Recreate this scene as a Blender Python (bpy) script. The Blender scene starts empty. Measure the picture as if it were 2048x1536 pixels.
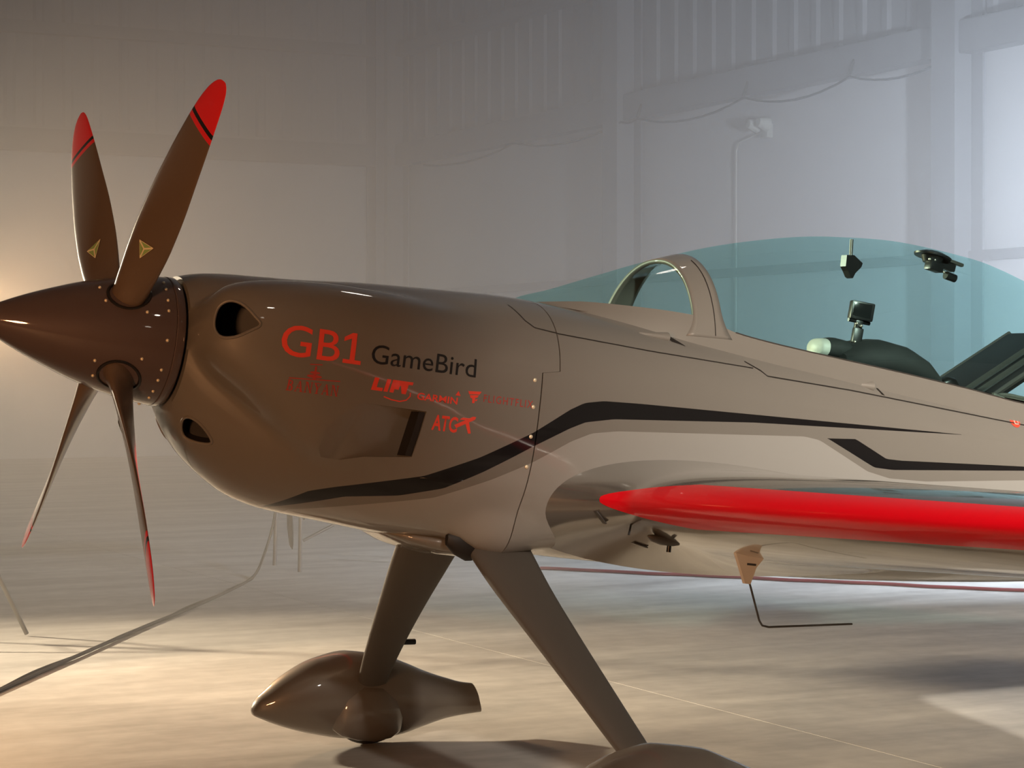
import bpy, bmesh, math, random
import numpy as np
from mathutils import Vector, Matrix

random.seed(7)
scene = bpy.context.scene
R = math.radians
rnd = random.Random(11)

# ------------------------------------------------------------------ camera
cam_d = bpy.data.cameras.new('camera')
cam = bpy.data.objects.new('camera', cam_d)
scene.collection.objects.link(cam)
YAW, PITCH = R(27.2), R(0.5)
d = Vector((math.sin(YAW) * math.cos(PITCH), math.cos(YAW) * math.cos(PITCH), -math.sin(PITCH)))
r_ = Vector((math.cos(YAW), -math.sin(YAW), 0))
u_ = r_.cross(d)
M3 = Matrix((r_, u_, -d)).transposed()
cam.matrix_world = Matrix.Translation((-1.80, -5.98, 1.335)) @ M3.to_4x4()
cam_d.sensor_width = 36
cam_d.lens = 4340 * 36 / 2048
cam_d.clip_end = 200
scene.camera = cam

# ------------------------------------------------------------------ world, exposure
w = bpy.data.worlds.new('world')
scene.world = w
w.use_nodes = True
w.node_tree.nodes['Background'].inputs[0].default_value = (0.9, 0.85, 0.8, 1)
w.node_tree.nodes['Background'].inputs[1].default_value = 0.008
vs = scene.view_settings
vs.view_transform = 'Standard'
vs.look = 'None'
vs.exposure = 0.0
vs.gamma = 1.0
vs.use_curve_mapping = False
scene.cycles.use_denoising = True
scene.cycles.volume_bounces = 0
scene.cycles.diffuse_bounces = 2
scene.cycles.glossy_bounces = 3
scene.cycles.max_bounces = 4
scene.cycles.use_adaptive_sampling = True
scene.cycles.adaptive_threshold = 0.07
scene.cycles.adaptive_min_samples = 24
scene.cycles.light_sampling_threshold = 0.04
scene.cycles.transparent_max_bounces = 12
scene.cycles.sample_clamp_indirect = 4.0
scene.cycles.caustics_reflective = False
scene.cycles.caustics_refractive = False

# lamp strengths (W) and colours, used by the lamp builders below
POW_WARM_BACK, COL_WARM_BACK = 60, (1.0, 0.60, 0.30)
POW_CREAM, COL_CREAM = 190, (1.0, 0.82, 0.58)
POW_BLUE_BACK, COL_BLUE_BACK = 560, (0.74, 0.85, 1.0)
POW_AMBER, COL_AMBER = 135, (1.0, 0.47, 0.20)
POW_BAY_NOSE, POW_FAR_FILL, COL_BAY = 12, 10, (1.0, 0.91, 0.78)
POW_KEY, COL_KEY = 102, (1.0, 0.90, 0.76)
HAZE_DENSITY, HAZE_ANISO = 0.047, 0.0

# ------------------------------------------------------------------ helpers
C = scene.collection


def link(o, parent=None):
    C.objects.link(o)
    if parent is not None:
        o.parent = parent
    return o


def empty(name, loc=(0, 0, 0), rot=(0, 0, 0), parent=None):
    o = bpy.data.objects.new(name, None)
    o.empty_display_size = 0.1
    o.location = loc
    o.rotation_euler = rot
    return link(o, parent)


def tag(o, label=None, cat=None, group=None, kind=None):
    if label:
        o['label'] = label
    if cat:
        o['category'] = cat
    if group:
        o['group'] = group
    if kind:
        o['kind'] = kind
    return o


def finish(me, mat, smooth=True, angle=35):
    if mat is not None:
        for m in (mat if isinstance(mat, (list, tuple)) else [mat]):
            me.materials.append(m)
    if smooth:
        me.polygons.foreach_set('use_smooth', [True] * len(me.polygons))
        if angle:
            me.set_sharp_from_angle(angle=R(angle))
    me.update()
    return me


def mesh(name, verts, faces, mat, parent=None, smooth=True, angle=35, loc=None):
    me = bpy.data.meshes.new(name)
    me.from_pydata([tuple(map(float, v)) for v in verts], [], [tuple(map(int, f)) for f in faces])
    bm = bmesh.new()
    bm.from_mesh(me)
    bmesh.ops.remove_doubles(bm, verts=bm.verts, dist=1e-6)
    bmesh.ops.recalc_face_normals(bm, faces=bm.faces)
    bm.to_mesh(me)
    bm.free()
    finish(me, mat, smooth, angle)
    o = bpy.data.objects.new(name, me)
    if loc:
        o.location = loc
    return link(o, parent)


def bm_obj(name, bm, mat, parent=None, smooth=True, angle=35, loc=None, rot=None):
    me = bpy.data.meshes.new(name)
    bmesh.ops.recalc_face_normals(bm, faces=bm.faces)
    bm.to_mesh(me)
    bm.free()
    finish(me, mat, smooth, angle)
    o = bpy.data.objects.new(name, me)
    if loc:
        o.location = loc
    if rot:
        o.rotation_euler = rot
    return link(o, parent)


def bm_box(bm, c, s, rot=None, bevel=0.0):
    m = Matrix.Translation(c)
    if rot is not None:
        m = m @ rot.to_4x4()
    m = m @ Matrix.Diagonal((s[0], s[1], s[2], 1))
    g = bmesh.ops.create_cube(bm, size=1, matrix=m)
    if bevel:
        es = list({e for v in g['verts'] for e in v.link_edges})
        bmesh.ops.bevel(bm, geom=es, offset=bevel, segments=2, affect='EDGES', profile=0.6)


def bm_tube(bm, pts, rad, n=8, caps=True):
    pts = [Vector(p) for p in pts]
    rads = rad if isinstance(rad, (list, tuple)) else [rad] * len(pts)
    rings = []
    prev = None
    for i, p in enumerate(pts):
        a = pts[max(i - 1, 0)]
        b = pts[min(i + 1, len(pts) - 1)]
        t = (b - a).normalized()
        if prev is None:
            x = t.orthogonal().normalized()
        else:
            x = (prev - t * prev.dot(t)).normalized()
        prev = x
        y = t.cross(x)
        rings.append([bm.verts.new(p + (x * math.cos(2 * math.pi * k / n) + y * math.sin(2 * math.pi * k / n)) * rads[i]) for k in range(n)])
    for i in range(len(rings) - 1):
        for k in range(n):
            bm.faces.new((rings[i][k], rings[i][(k + 1) % n], rings[i + 1][(k + 1) % n], rings[i + 1][k]))
    if caps:
        bm.faces.new(rings[0][::-1])
        bm.faces.new(rings[-1])


def tube(name, pts, rad, mat, parent=None, n=8):
    bm = bmesh.new()
    bm_tube(bm, pts, rad, n)
    return bm_obj(name, bm, mat, parent, angle=50)


def box(name, c, s, mat, parent=None, rot=None, bevel=0.0, smooth=True):
    bm = bmesh.new()
    bm_box(bm, (0, 0, 0), s, None, bevel)
    o = bm_obj(name, bm, mat, parent, smooth=smooth, angle=30, loc=c)
    if rot is not None:
        o.rotation_euler = rot
    return o


def pchip(xs, ys, x):
    xs, ys, x = np.asarray(xs, float), np.asarray(ys, float), np.asarray(x, float)
    h = np.diff(xs)
    dl = np.diff(ys) / h
    m = np.zeros(len(xs))
    for i in range(1, len(xs) - 1):
        if dl[i - 1] * dl[i] > 0:
            w1, w2 = 2 * h[i] + h[i - 1], h[i] + 2 * h[i - 1]
            m[i] = (w1 + w2) / (w1 / dl[i - 1] + w2 / dl[i])
    m[0], m[-1] = dl[0], dl[-1]
    k = np.clip(np.searchsorted(xs, x) - 1, 0, len(xs) - 2)
    t = np.clip((x - xs[k]) / h[k], 0, 1)
    return ((1 + 2 * t) * (1 - t) ** 2 * ys[k] + t * (1 - t) ** 2 * h[k] * m[k]
            + t * t * (3 - 2 * t) * ys[k + 1] + t * t * (t - 1) * h[k] * m[k + 1])


def smooth_path(pts, per=8):
    """Catmull-Rom through 3D points."""
    P = [Vector(p) for p in pts]
    P = [P[0] * 2 - P[1]] + P + [P[-1] * 2 - P[-2]]
    out = []
    for i in range(1, len(P) - 2):
        for k in range(per):
            t = k / per
            out.append(0.5 * (2 * P[i] + (P[i + 1] - P[i - 1]) * t + (2 * P[i - 1] - 5 * P[i] + 4 * P[i + 1] - P[i + 2]) * t * t
                              + (3 * P[i] - P[i - 1] - 3 * P[i + 1] + P[i + 2]) * t ** 3))
    out.append(P[-2])
    return out


# ------------------------------------------------------------------ materials
def mat(name, col, rough=0.5, metal=0.0, coat=0.0, coat_rough=0.05, spec=0.5, emit=None, estr=0.0, noise=0.0, nscale=40, bump=0.0):
    m = bpy.data.materials.new(name)
    m.use_nodes = True
    nt = m.node_tree
    b = nt.nodes['Principled BSDF']
    b.inputs['Base Color'].default_value = (*col, 1)
    b.inputs['Roughness'].default_value = rough
    b.inputs['Metallic'].default_value = metal
    b.inputs['Coat Weight'].default_value = coat
    b.inputs['Coat Roughness'].default_value = coat_rough
    b.inputs['Specular IOR Level'].default_value = spec
    if emit:
        b.inputs['Emission Color'].default_value = (*emit, 1)
        b.inputs['Emission Strength'].default_value = estr
    if noise or bump:
        tc = nt.nodes.new('ShaderNodeTexCoord')
        n = nt.nodes.new('ShaderNodeTexNoise')
        n.inputs['Scale'].default_value = nscale
        n.inputs['Detail'].default_value = 4
        nt.links.new(tc.outputs['Object'], n.inputs['Vector'])
        if noise:
            mx = nt.nodes.new('ShaderNodeMix')
            mx.data_type = 'RGBA'
            mx.inputs[6].default_value = (*[c * (1 - noise) for c in col], 1)
            mx.inputs[7].default_value = (*[min(1, c * (1 + noise)) for c in col], 1)
            nt.links.new(n.outputs['Fac'], mx.inputs[0])
            nt.links.new(mx.outputs[2], b.inputs['Base Color'])
        if bump:
            bp = nt.nodes.new('ShaderNodeBump')
            bp.inputs['Strength'].default_value = bump
            bp.inputs['Distance'].default_value = 0.01
            nt.links.new(n.outputs['Fac'], bp.inputs['Height'])
            nt.links.new(bp.outputs['Normal'], b.inputs['Normal'])
    return m


GREY = (0.200, 0.186, 0.168)
SILVER = (0.330, 0.322, 0.308)
M = {}
M['paint'] = mat('grey_paint', GREY, 0.46, 0.12, 0.85, 0.025, spec=0.15)
M['silver'] = mat('silver_paint', (0.40, 0.39, 0.37), 0.2, 0.8, 0.8, 0.03)
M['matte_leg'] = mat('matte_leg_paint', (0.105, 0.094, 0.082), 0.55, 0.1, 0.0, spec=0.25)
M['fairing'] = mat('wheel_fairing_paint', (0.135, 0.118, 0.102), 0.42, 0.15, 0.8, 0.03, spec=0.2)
M['dark_paint'] = mat('dark_paint', (0.100, 0.072, 0.070), 0.55, 0.1, 1.0, 0.04, spec=0.15)
M['blade'] = mat('blade_satin', (0.14, 0.100, 0.072), 0.34, 0.0, 0.6, 0.22)
M['red'] = mat('red_paint', (0.86, 0.003, 0.014), 0.3, 0.0, 0.6, 0.04, spec=0.3)
M['red_tip'] = mat('red_tip_paint', (0.85, 0.02, 0.03), 0.35, 0.0, 0.9, 0.06)
M['vinyl_red'] = mat('red_vinyl', (0.90, 0.075, 0.045), 0.4, 0.0, 0.6, 0.05)
M['vinyl_dim'] = mat('dark_red_vinyl', (0.46, 0.055, 0.045), 0.4, 0.0, 0.6, 0.05)
M['black'] = mat('black_vinyl', (0.010, 0.009, 0.010), 0.35, 0.0, 0.6, 0.05)
M['seam'] = mat('seam_dark', (0.012, 0.010, 0.009), 0.7)  # near-black tone for panel seams and the bed under slab joints
M['duct'] = mat('duct_black', (0.012, 0.009, 0.008), 0.55)
M['rubber'] = mat('tyre_rubber', (0.018, 0.016, 0.015), 0.75, noise=0.2)
M['plastic'] = mat('black_plastic', (0.008, 0.008, 0.009), 0.35)
M['fabric'] = mat('dark_upholstery', (0.022, 0.024, 0.025), 0.8, noise=0.2)
M['white'] = mat('white_plastic', (0.60, 0.60, 0.54), 0.5)
M['chrome'] = mat('bright_steel', (0.85, 0.80, 0.70), 0.25, 0.9)
M['screw'] = mat('screw_head', (0.95, 0.84, 0.62), 0.4, 0.4)
M['steel'] = mat('dark_steel', (0.16, 0.15, 0.14), 0.4, 0.8)
M['screen'] = mat('screen_glass', (0.012, 0.013, 0.014), 0.12)
M['emblem_green'] = mat('emblem_green', (0.30, 0.46, 0.16), 0.4)
M['emblem_gold'] = mat('emblem_gold', (0.90, 0.80, 0.55), 0.4)
M['cable'] = mat('black_cable', (0.020, 0.017, 0.015), 0.6)
M['red_cable'] = mat('red_cable', (0.16, 0.030, 0.035), 0.6)
M['wall'] = mat('wall_panel', (0.78, 0.78, 0.78), 0.8, noise=0.10, nscale=0.6)
M['clad'] = mat('cladding', (0.36, 0.36, 0.37), 0.6, noise=0.12, nscale=0.8)
M['beam'] = mat('beam_steel', (0.26, 0.26, 0.27), 0.6, noise=0.1, nscale=2)
M['roof'] = mat('roof_sheet', (0.45, 0.44, 0.42), 0.8)
M['cream'] = mat('cream_composite', (0.95, 0.91, 0.82), 0.5)
M['wood'] = mat('ply_top', (0.30, 0.24, 0.18), 0.6, noise=0.2, nscale=6)


def curve_node(nt, pts, x0, x1, z0, z1, smooth=False):
    n = nt.nodes.new('ShaderNodeFloatCurve')
    c = n.mapping.curves[0]
    q = [((x - x0) / (x1 - x0), (z - z0) / (z1 - z0)) for x, z in pts]
    c.points[0].location = q[0]
    c.points[1].location = q[-1]
    for p in q[1:-1]:
        c.points.new(*p)
    for p in c.points:
        p.handle_type = 'AUTO' if smooth else 'VECTOR'
    n.mapping.extend = 'HORIZONTAL'
    n.mapping.update()
    return n


# stripe edges in aircraft coordinates (x aft, z up)
STRIPE_TOP = [(0.47, -0.445), (0.56, -0.375), (0.62, -0.356), (0.85, -0.296), (1.00, -0.225), (1.153, -0.136), (1.265, -0.055), (1.31, -0.030), (1.373, -0.017), (1.5, -0.010), (2.735, 0.037)]
STRIPE_BOT = [(0.47, -0.445), (0.56, -0.415), (0.66, -0.380), (0.80, -0.360), (0.917, -0.325), (1.02, -0.265), (1.158, -0.176), (1.27, -0.110), (1.32, -0.086), (1.414, -0.066), (1.906, -0.019), (2.735, 0.036)]
SILVER_TOP = [(0.40, -0.470), (0.60, -0.425), (0.90, -0.355), (1.05, -0.285), (1.165, -0.222), (1.28, -0.147), (1.345, -0.116), (1.43, -0.100), (2.10, -0.040), (2.16, -0.045), (2.36, -0.122), (2.45, -0.135), (2.60, -0.130), (3.6, -0.02)]
STRIPE2_TOP = [(2.190, -0.036), (2.300, -0.026), (2.43, -0.075), (2.49, -0.074), (3.05, -0.036), (3.5, -0.01)]
STRIPE2_BOT = [(2.190, -0.036), (2.385, -0.107), (2.46, -0.107), (3.05, -0.049), (3.5, -0.011)]


def livery():
    m = mat('livery_paint', GREY, 0.46, 0.12, 0.85, 0.025, spec=0.15)
    nt = m.node_tree
    b = nt.nodes['Principled BSDF']
    tc = nt.nodes.new('ShaderNodeTexCoord')
    sp = nt.nodes.new('ShaderNodeSeparateXYZ')
    nt.links.new(tc.outputs['Object'], sp.inputs[0])
    X0, X1, Z0, Z1 = 0.3, 3.6, -0.6, 0.4

    def mr(sock, a, bb):
        n = nt.nodes.new('ShaderNodeMapRange')
        n.inputs['From Min'].default_value = a
        n.inputs['From Max'].default_value = bb
        nt.links.new(sock, n.inputs['Value'])
        return n.outputs[0]
    xn, zn = mr(sp.outputs['X'], X0, X1), mr(sp.outputs['Z'], Z0, Z1)

    def op(o, a, c):
        n = nt.nodes.new('ShaderNodeMath')
        n.operation = o
        for i, s in enumerate((a, c)):
            if isinstance(s, (int, float)):
                n.inputs[i].default_value = s
            else:
                nt.links.new(s, n.inputs[i])
        return n.outputs[0]

    def curve(pts):
        n = curve_node(nt, pts, X0, X1, Z0, Z1)
        nt.links.new(xn, n.inputs['Value'])
        return n.outputs[0]

    def between(top, bot):
        a = op('LESS_THAN', zn, curve(top))
        c = op('GREATER_THAN', zn, curve(bot))
        e = op('GREATER_THAN', sp.outputs['X'], top[0][0])
        f = op('LESS_THAN', sp.outputs['X'], top[-1][0])
        return op('MULTIPLY', op('MULTIPLY', a, c), op('MULTIPLY', e, f))
    black = op('MAXIMUM', between(STRIPE_TOP, STRIPE_BOT), between(STRIPE2_TOP, STRIPE2_BOT))
    silver = op('MULTIPLY', op('LESS_THAN', zn, curve(SILVER_TOP)), op('GREATER_THAN', sp.outputs['X'], 0.55))
    m1 = nt.nodes.new('ShaderNodeMix')
    m1.data_type = 'RGBA'
    m1.inputs[6].default_value = (*GREY, 1)
    m1.inputs[7].default_value = (*SILVER, 1)
    nt.links.new(silver, m1.inputs[0])
    m2 = nt.nodes.new('ShaderNodeMix')
    m2.data_type = 'RGBA'
    m2.inputs[7].default_value = (0.008, 0.007, 0.008, 1)
    nt.links.new(black, m2.inputs[0])
    nt.links.new(m1.outputs[2], m2.inputs[6])
    nt.links.new(m2.outputs[2], b.inputs['Base Color'])
    return m


M['livery'] = livery()


def glass_mat():
    m = bpy.data.materials.new('tinted_canopy')
    m.use_nodes = True
    nt = m.node_tree
    nt.nodes.clear()
    out = nt.nodes.new('ShaderNodeOutputMaterial')
    tr = nt.nodes.new('ShaderNodeBsdfTransparent')
    tr.inputs[0].default_value = (0.73, 0.92, 0.91, 1)
    gl = nt.nodes.new('ShaderNodeBsdfGlossy')
    gl.inputs['Roughness'].default_value = 0.02
    mx = nt.nodes.new('ShaderNodeMixShader')
    mx.inputs[0].default_value = 0.05
    nt.links.new(tr.outputs[0], mx.inputs[1])
    nt.links.new(gl.outputs[0], mx.inputs[2])
    nt.links.new(mx.outputs[0], out.inputs[0])
    return m


M['glass'] = glass_mat()


def floor_mat():
    m = mat('polished_concrete', (0.42, 0.40, 0.37), 0.4)
    nt = m.node_tree
    b = nt.nodes['Principled BSDF']
    g = nt.nodes.new('ShaderNodeNewGeometry')
    mp = nt.nodes.new('ShaderNodeMapping')
    mp.inputs['Scale'].default_value = (0.5, 2.2, 1)
    nt.links.new(g.outputs['Position'], mp.inputs['Vector'])
    n1 = nt.nodes.new('ShaderNodeTexNoise')
    n1.inputs['Scale'].default_value = 1.1
    n1.inputs['Detail'].default_value = 7
    n1.inputs['Roughness'].default_value = 0.62
    nt.links.new(mp.outputs[0], n1.inputs['Vector'])
    n2 = nt.nodes.new('ShaderNodeTexNoise')
    n2.inputs['Scale'].default_value = 9
    n2.inputs['Detail'].default_value = 5
    nt.links.new(g.outputs['Position'], n2.inputs['Vector'])
    cr = nt.nodes.new('ShaderNodeValToRGB')
    cr.color_ramp.elements[0].position = 0.32
    cr.color_ramp.elements[0].color = (0.37, 0.352, 0.33, 1)
    cr.color_ramp.elements[1].position = 0.66
    cr.color_ramp.elements[1].color = (0.62, 0.60, 0.565, 1)
    nt.links.new(n1.outputs['Fac'], cr.inputs[0])
    mx = nt.nodes.new('ShaderNodeMix')
    mx.data_type = 'RGBA'
    mx.blend_type = 'MULTIPLY'
    mx.inputs[0].default_value = 0.35
    nt.links.new(cr.outputs[0], mx.inputs[6])
    nt.links.new(n2.outputs['Color'], mx.inputs[7])
    bw = nt.nodes.new('ShaderNodeRGBToBW')
    nt.links.new(n2.outputs['Fac'], bw.inputs[0])
    nt.links.new(bw.outputs[0], mx.inputs[7])
    nt.links.new(mx.outputs[2], b.inputs['Base Color'])
    rr = nt.nodes.new('ShaderNodeMapRange')
    rr.inputs['To Min'].default_value = 0.46
    rr.inputs['To Max'].default_value = 0.66
    b.inputs['Specular IOR Level'].default_value = 0.32
    nt.links.new(n1.outputs['Fac'], rr.inputs['Value'])
    nt.links.new(rr.outputs[0], b.inputs['Roughness'])
    return m


M['floor'] = floor_mat()

# ------------------------------------------------------------------ the hangar
XW, YB, ZC = 12.0, 24.7, 9.0
floor = empty('floor', (0, 0, 0))
tag(floor, 'pale polished concrete hangar floor with thin slab joints', kind='structure')
bm = bmesh.new()
bm_box(bm, (0, 5.35, -0.13), (24, 38.7, 0.2))
bm_obj('slab_bed', bm, M['seam'], floor, smooth=False)
XE, YE = [-12, -6.25, -1.75, 2.75, 7.25, 12], [-14, -2.6, 11.9, 24.7]
for i in range(len(XE) - 1):
    for j in range(len(YE) - 1):
        g = 0.0025
        bm = bmesh.new()
        x0, x1, y0, y1 = XE[i] + g, XE[i + 1] - g, YE[j] + g, YE[j + 1] - g
        bm_box(bm, ((x0 + x1) / 2, (y0 + y1) / 2, -0.02), (x1 - x0, y1 - y0, 0.04))
        bm_obj('floor_slab', bm, M['floor'], floor, smooth=False)


def wall(name, label, p0, along, inward, length, ribs):
    """Root at p0; +u along the wall, +v into the room. Local frame: x = along, y = inward."""
    a = Vector(along)
    n = Vector(inward)
    root = empty(name, p0)
    root.rotation_euler = (0, 0, math.atan2(a.y, a.x))
    flip = 1 if Vector((-a.y, a.x, 0)).dot(n) > 0 else -1
    tag(root, label, kind='structure')
    bm = bmesh.new()
    bm_box(bm, (length / 2, -flip * 0.05, 4.5), (length, 0.1, 9.0))
    bm_obj('wall_sheet', bm, M['wall'], root, smooth=False)
    bm = bmesh.new()
    bm_box(bm, (length / 2, flip * 0.02, 6.85), (length, 0.03, 4.3))
    bm_obj('cladding_sheet', bm, M['clad'], root, smooth=False)
    # trapezoid ribs, one shared mesh
    me = None
    for s in ribs:
        if me is None:
            bm = bmesh.new()
            pr = [(-0.085, 0.0), (-0.045, 0.03), (0.045, 0.03), (0.085, 0.0)]
            lo = [bm.verts.new((q, flip * (0.035 + h), 4.75)) for q, h in pr]
            hi = [bm.verts.new((q, flip * (0.035 + h), 9.0)) for q, h in pr]
            for k in range(3):
                bm.faces.new((lo[k], lo[k + 1], hi[k + 1], hi[k]))
            bm.faces.new(lo[::-1])
            bm.faces.new((lo[3], lo[0], hi[0], hi[3]))
            bm.faces.new(hi)
            o = bm_obj('cladding_rib', bm, M['clad'], root, smooth=False)
            me = o.data
        else:
            o = bpy.data.objects.new('cladding_rib', me)
            link(o, root)
        o.location.x = s
    return root, flip


wr, fr_ = wall('wall_right', 'hazy hangar side wall with ribbed upper cladding and dark steel columns', (XW, -14, 0), (0, 1, 0), (-1, 0, 0), 38.7, [20 + 0.42 * k for k in range(44)])
wb, fb_ = wall('wall_back', 'brown-hazed hangar end wall behind the propeller', (-12, YB, 0), (1, 0, 0), (0, -1, 0), 24, [15 + 0.42 * k for k in range(21)])


def i_column(name, c, parent, ax, z1=9.0, wdt=0.36, dep=0.34):
    """H-section column; ax = 'x' when the web runs along local y."""
    bm = bmesh.new()
    bm_box(bm, (0, 0, z1 / 2), (0.02, dep, z1))
    bm_box(bm, (0, dep / 2, z1 / 2), (wdt, 0.025, z1))
    bm_box(bm, (0, -dep / 2, z1 / 2), (wdt, 0.025, z1))
    bm_box(bm, (0, 0, 0.015), (wdt + 0.1, dep + 0.12, 0.03))
    return bm_obj(name, bm, M['beam'], parent, smooth=False, loc=c)


# columns along the right wall (wall local x = world Y + 14)
for y in (4.4, 10.85, 17.35, 24.3):
    i_column('column', (y + 14, fr_ * 0.27, 0), wr, 'x')
for x in (-3.0, 4.2, 11.6):
    i_column('column', (x + 12, fb_ * 0.27, 0), wb, 'x')


def c_beam(name, x0, x1, z0, z1, flip, parent, dep=0.18):
    bm = bmesh.new()
    L = x1 - x0
    bm_box(bm, ((x0 + x1) / 2, flip * 0.08, (z0 + z1) / 2), (L, 0.02, z1 - z0))
    bm_box(bm, ((x0 + x1) / 2, flip * (0.08 + dep / 2), z0), (L, dep, 0.02))
    bm_box(bm, ((x0 + x1) / 2, flip * (0.08 + dep / 2), z1), (L, dep, 0.02))
    bm_box(bm, ((x0 + x1) / 2, flip * (0.08 + dep), (z0 + z1) / 2), (L, 0.016, z1 - z0))
    return bm_obj(name, bm, M['beam'], parent, smooth=False)


for (z0, z1) in ((4.38, 4.68), (6.05, 6.2)):
    c_beam('wall_beam', 0.2, 38.6, z0, z1, fr_, wr)
    c_beam('wall_beam', 0.2, 23.8, z0, z1, fb_, wb)
c_beam('wall_girt', 0.2, 38.6, 2.36, 2.44, fr_, wr, 0.06)

bm = bmesh.new()
bm_box(bm, (0, 5.35, ZC + 0.06), (24, 38.7, 0.1))
tag(bm_obj('ceiling', bm, M['roof'], smooth=False), 'dark hangar roof sheeting above the frame', kind='structure')
bm = bmesh.new()
bm_box(bm, (-12.06, 5.35, 4.5), (0.1, 38.7, 9))
tag(bm_obj('wall_left', bm, M['roof'], smooth=False), 'dark far side wall ahead of the aeroplane', kind='structure')
bm = bmesh.new()
bm_box(bm, (0, -14.06, 4.5), (24, 0.1, 9))
tag(bm_obj('wall_front', bm, M['wall'], smooth=False), 'dark hangar wall behind the viewer', kind='structure')

# sagging cable under the wall beam
pts = []
hang = [10.9, 12.55, 14.55, 16.9, 17.3, 20.2, 23.5]
for a, b in zip(hang[:-1], hang[1:]):
    for k in range(8):
        t = k / 8
        pts.append((XW - 0.32, a + (b - a) * t, 4.34 - 0.13 * 4 * t * (1 - t) * min(1, (b - a) / 2)))
cb = tube('beam_cable', pts, 0.013, M['cable'], n=6)
tag(cb, 'dark cable hanging in shallow loops below the hazy wall beam', 'cable')
for k, y in enumerate(hang[:4]):
    tube('cable_hanger', [(XW - 0.32, y, 4.36), (XW - 0.26, y, 4.52)], 0.02, M['cable'], cb, n=6)

# conduit with a small white fixture
cd = tube('wall_conduit', [(XW - 0.05, 15.12, 0.0), (XW - 0.05, 15.12, 3.80), (XW - 0.05, 15.05, 3.9), (XW - 0.05, 14.6, 3.97)], 0.012, M['white'], n=6)
tag(cd, 'thin pale conduit running up the hazy wall to a white fixture', 'conduit')
fx = empty('wall_lamp', (XW - 0.1, 14.45, 3.97))
tag(fx, 'small white two-headed security lamp high on the hazy wall', 'lamp')
bm = bmesh.new()
bm_box(bm, (0.02, 0, 0), (0.08, 0.14, 0.16), None, 0.01)
bm_obj('lamp_base', bm, M['white'], fx)
for s in (-1, 1):
    bm = bmesh.new()
    bmesh.ops.create_cone(bm, cap_ends=True, segments=14, radius1=0.085, radius2=0.05, depth=0.13,
                          matrix=Matrix.Translation((-0.1, s * 0.1, 0.07)) @ Matrix.Rotation(R(-80), 4, 'Y'))
    bm_obj('lamp_head', bm, M['white'], fx)


# ------------------------------------------------------------------ lamps and added fill lights
def tripod(root, h, spread=0.36, turn=0.3):
    tube('stand_pole', [(0, 0, 0.25), (0, 0, h)], 0.016, M['steel'], root)
    for k in range(3):
        a = turn + k * 2 * math.pi / 3
        tube('stand_leg', [(0, 0, 0.62), (spread * 0.55 * math.cos(a), spread * 0.55 * math.sin(a), 0.33), (spread * math.cos(a), spread * math.sin(a), 0.012)], 0.011, M['steel'], root)
        tube('stand_brace', [(0, 0, 0.28), (spread * 0.55 * math.cos(a), spread * 0.55 * math.sin(a), 0.33)], 0.006, M['steel'], root)


def studio_lamp(name, label, loc, h, aim, power, col, size, spread_deg, stand_turn=0.3, emit=6.0):
    root = empty(name, loc)
    tag(root, label, 'lamp')
    tripod(root, h, turn=stand_turn)
    head = Vector(loc) + Vector((0, 0, h + 0.02))
    v = (Vector(aim) - head).normalized()
    q = v.to_track_quat('-Z', 'Y')
    em = mat(name + '_face', (0.9, 0.9, 0.9), 0.5, emit=col, estr=emit)
    bm = bmesh.new()
    mt = Matrix.Translation((0, 0, h + 0.02)) @ q.to_matrix().to_4x4()
    prof = [(0.0, 0.16), (size * 0.30, 0.16), (size * 0.34, 0.05), (size * 0.52, -0.03), (size * 0.54, -0.05), (size * 0.50, -0.05), (size * 0.48, -0.035)]
    n = 24
    rings = [[bm.verts.new(mt @ Vector((pr * math.cos(2 * math.pi * k / n), pr * math.sin(2 * math.pi * k / n), pz))) for k in range(n)] for pr, pz in prof[1:]]
    bm.faces.new(rings[0])
    for a, b in zip(rings[:-1], rings[1:]):
        for k in range(n):
            bm.faces.new((a[k], a[(k + 1) % n], b[(k + 1) % n], b[k]))
    bm_obj('lamp_housing', bm, M['plastic'], root)
    bm = bmesh.new()
    bmesh.ops.create_circle(bm, cap_ends=True, segments=n, radius=size * 0.485, matrix=mt @ Matrix.Translation((0, 0, -0.036)))
    bm_obj('lamp_face', bm, em, root, smooth=False)
    bm = bmesh.new()
    side = mt.to_3x3() @ Vector((1, 0, 0))
    bm_tube(bm, [(0, 0, h - 0.16), Vector((0, 0, h - 0.12)) + side * size * 0.55, Vector((0, 0, h + 0.02)) + side * size * 0.56], 0.012)
    bm_tube(bm, [(0, 0, h - 0.16), Vector((0, 0, h - 0.12)) - side * size * 0.55, Vector((0, 0, h + 0.02)) - side * size * 0.56], 0.012)
    bm_obj('yoke', bm, M['steel'], root)
    ld = bpy.data.lights.new(name + '_light', 'AREA')
    ld.shape = 'DISK'
    ld.size = size * 0.95
    ld.energy = power
    ld.color = col
    ld.spread = R(spread_deg)
    lo = bpy.data.objects.new('lamp_light', ld)
    lo.location = Vector((0, 0, h + 0.02)) + v * 0.06
    lo.rotation_mode = 'QUATERNION'
    lo.rotation_quaternion = q
    link(lo, root)
    return root


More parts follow.
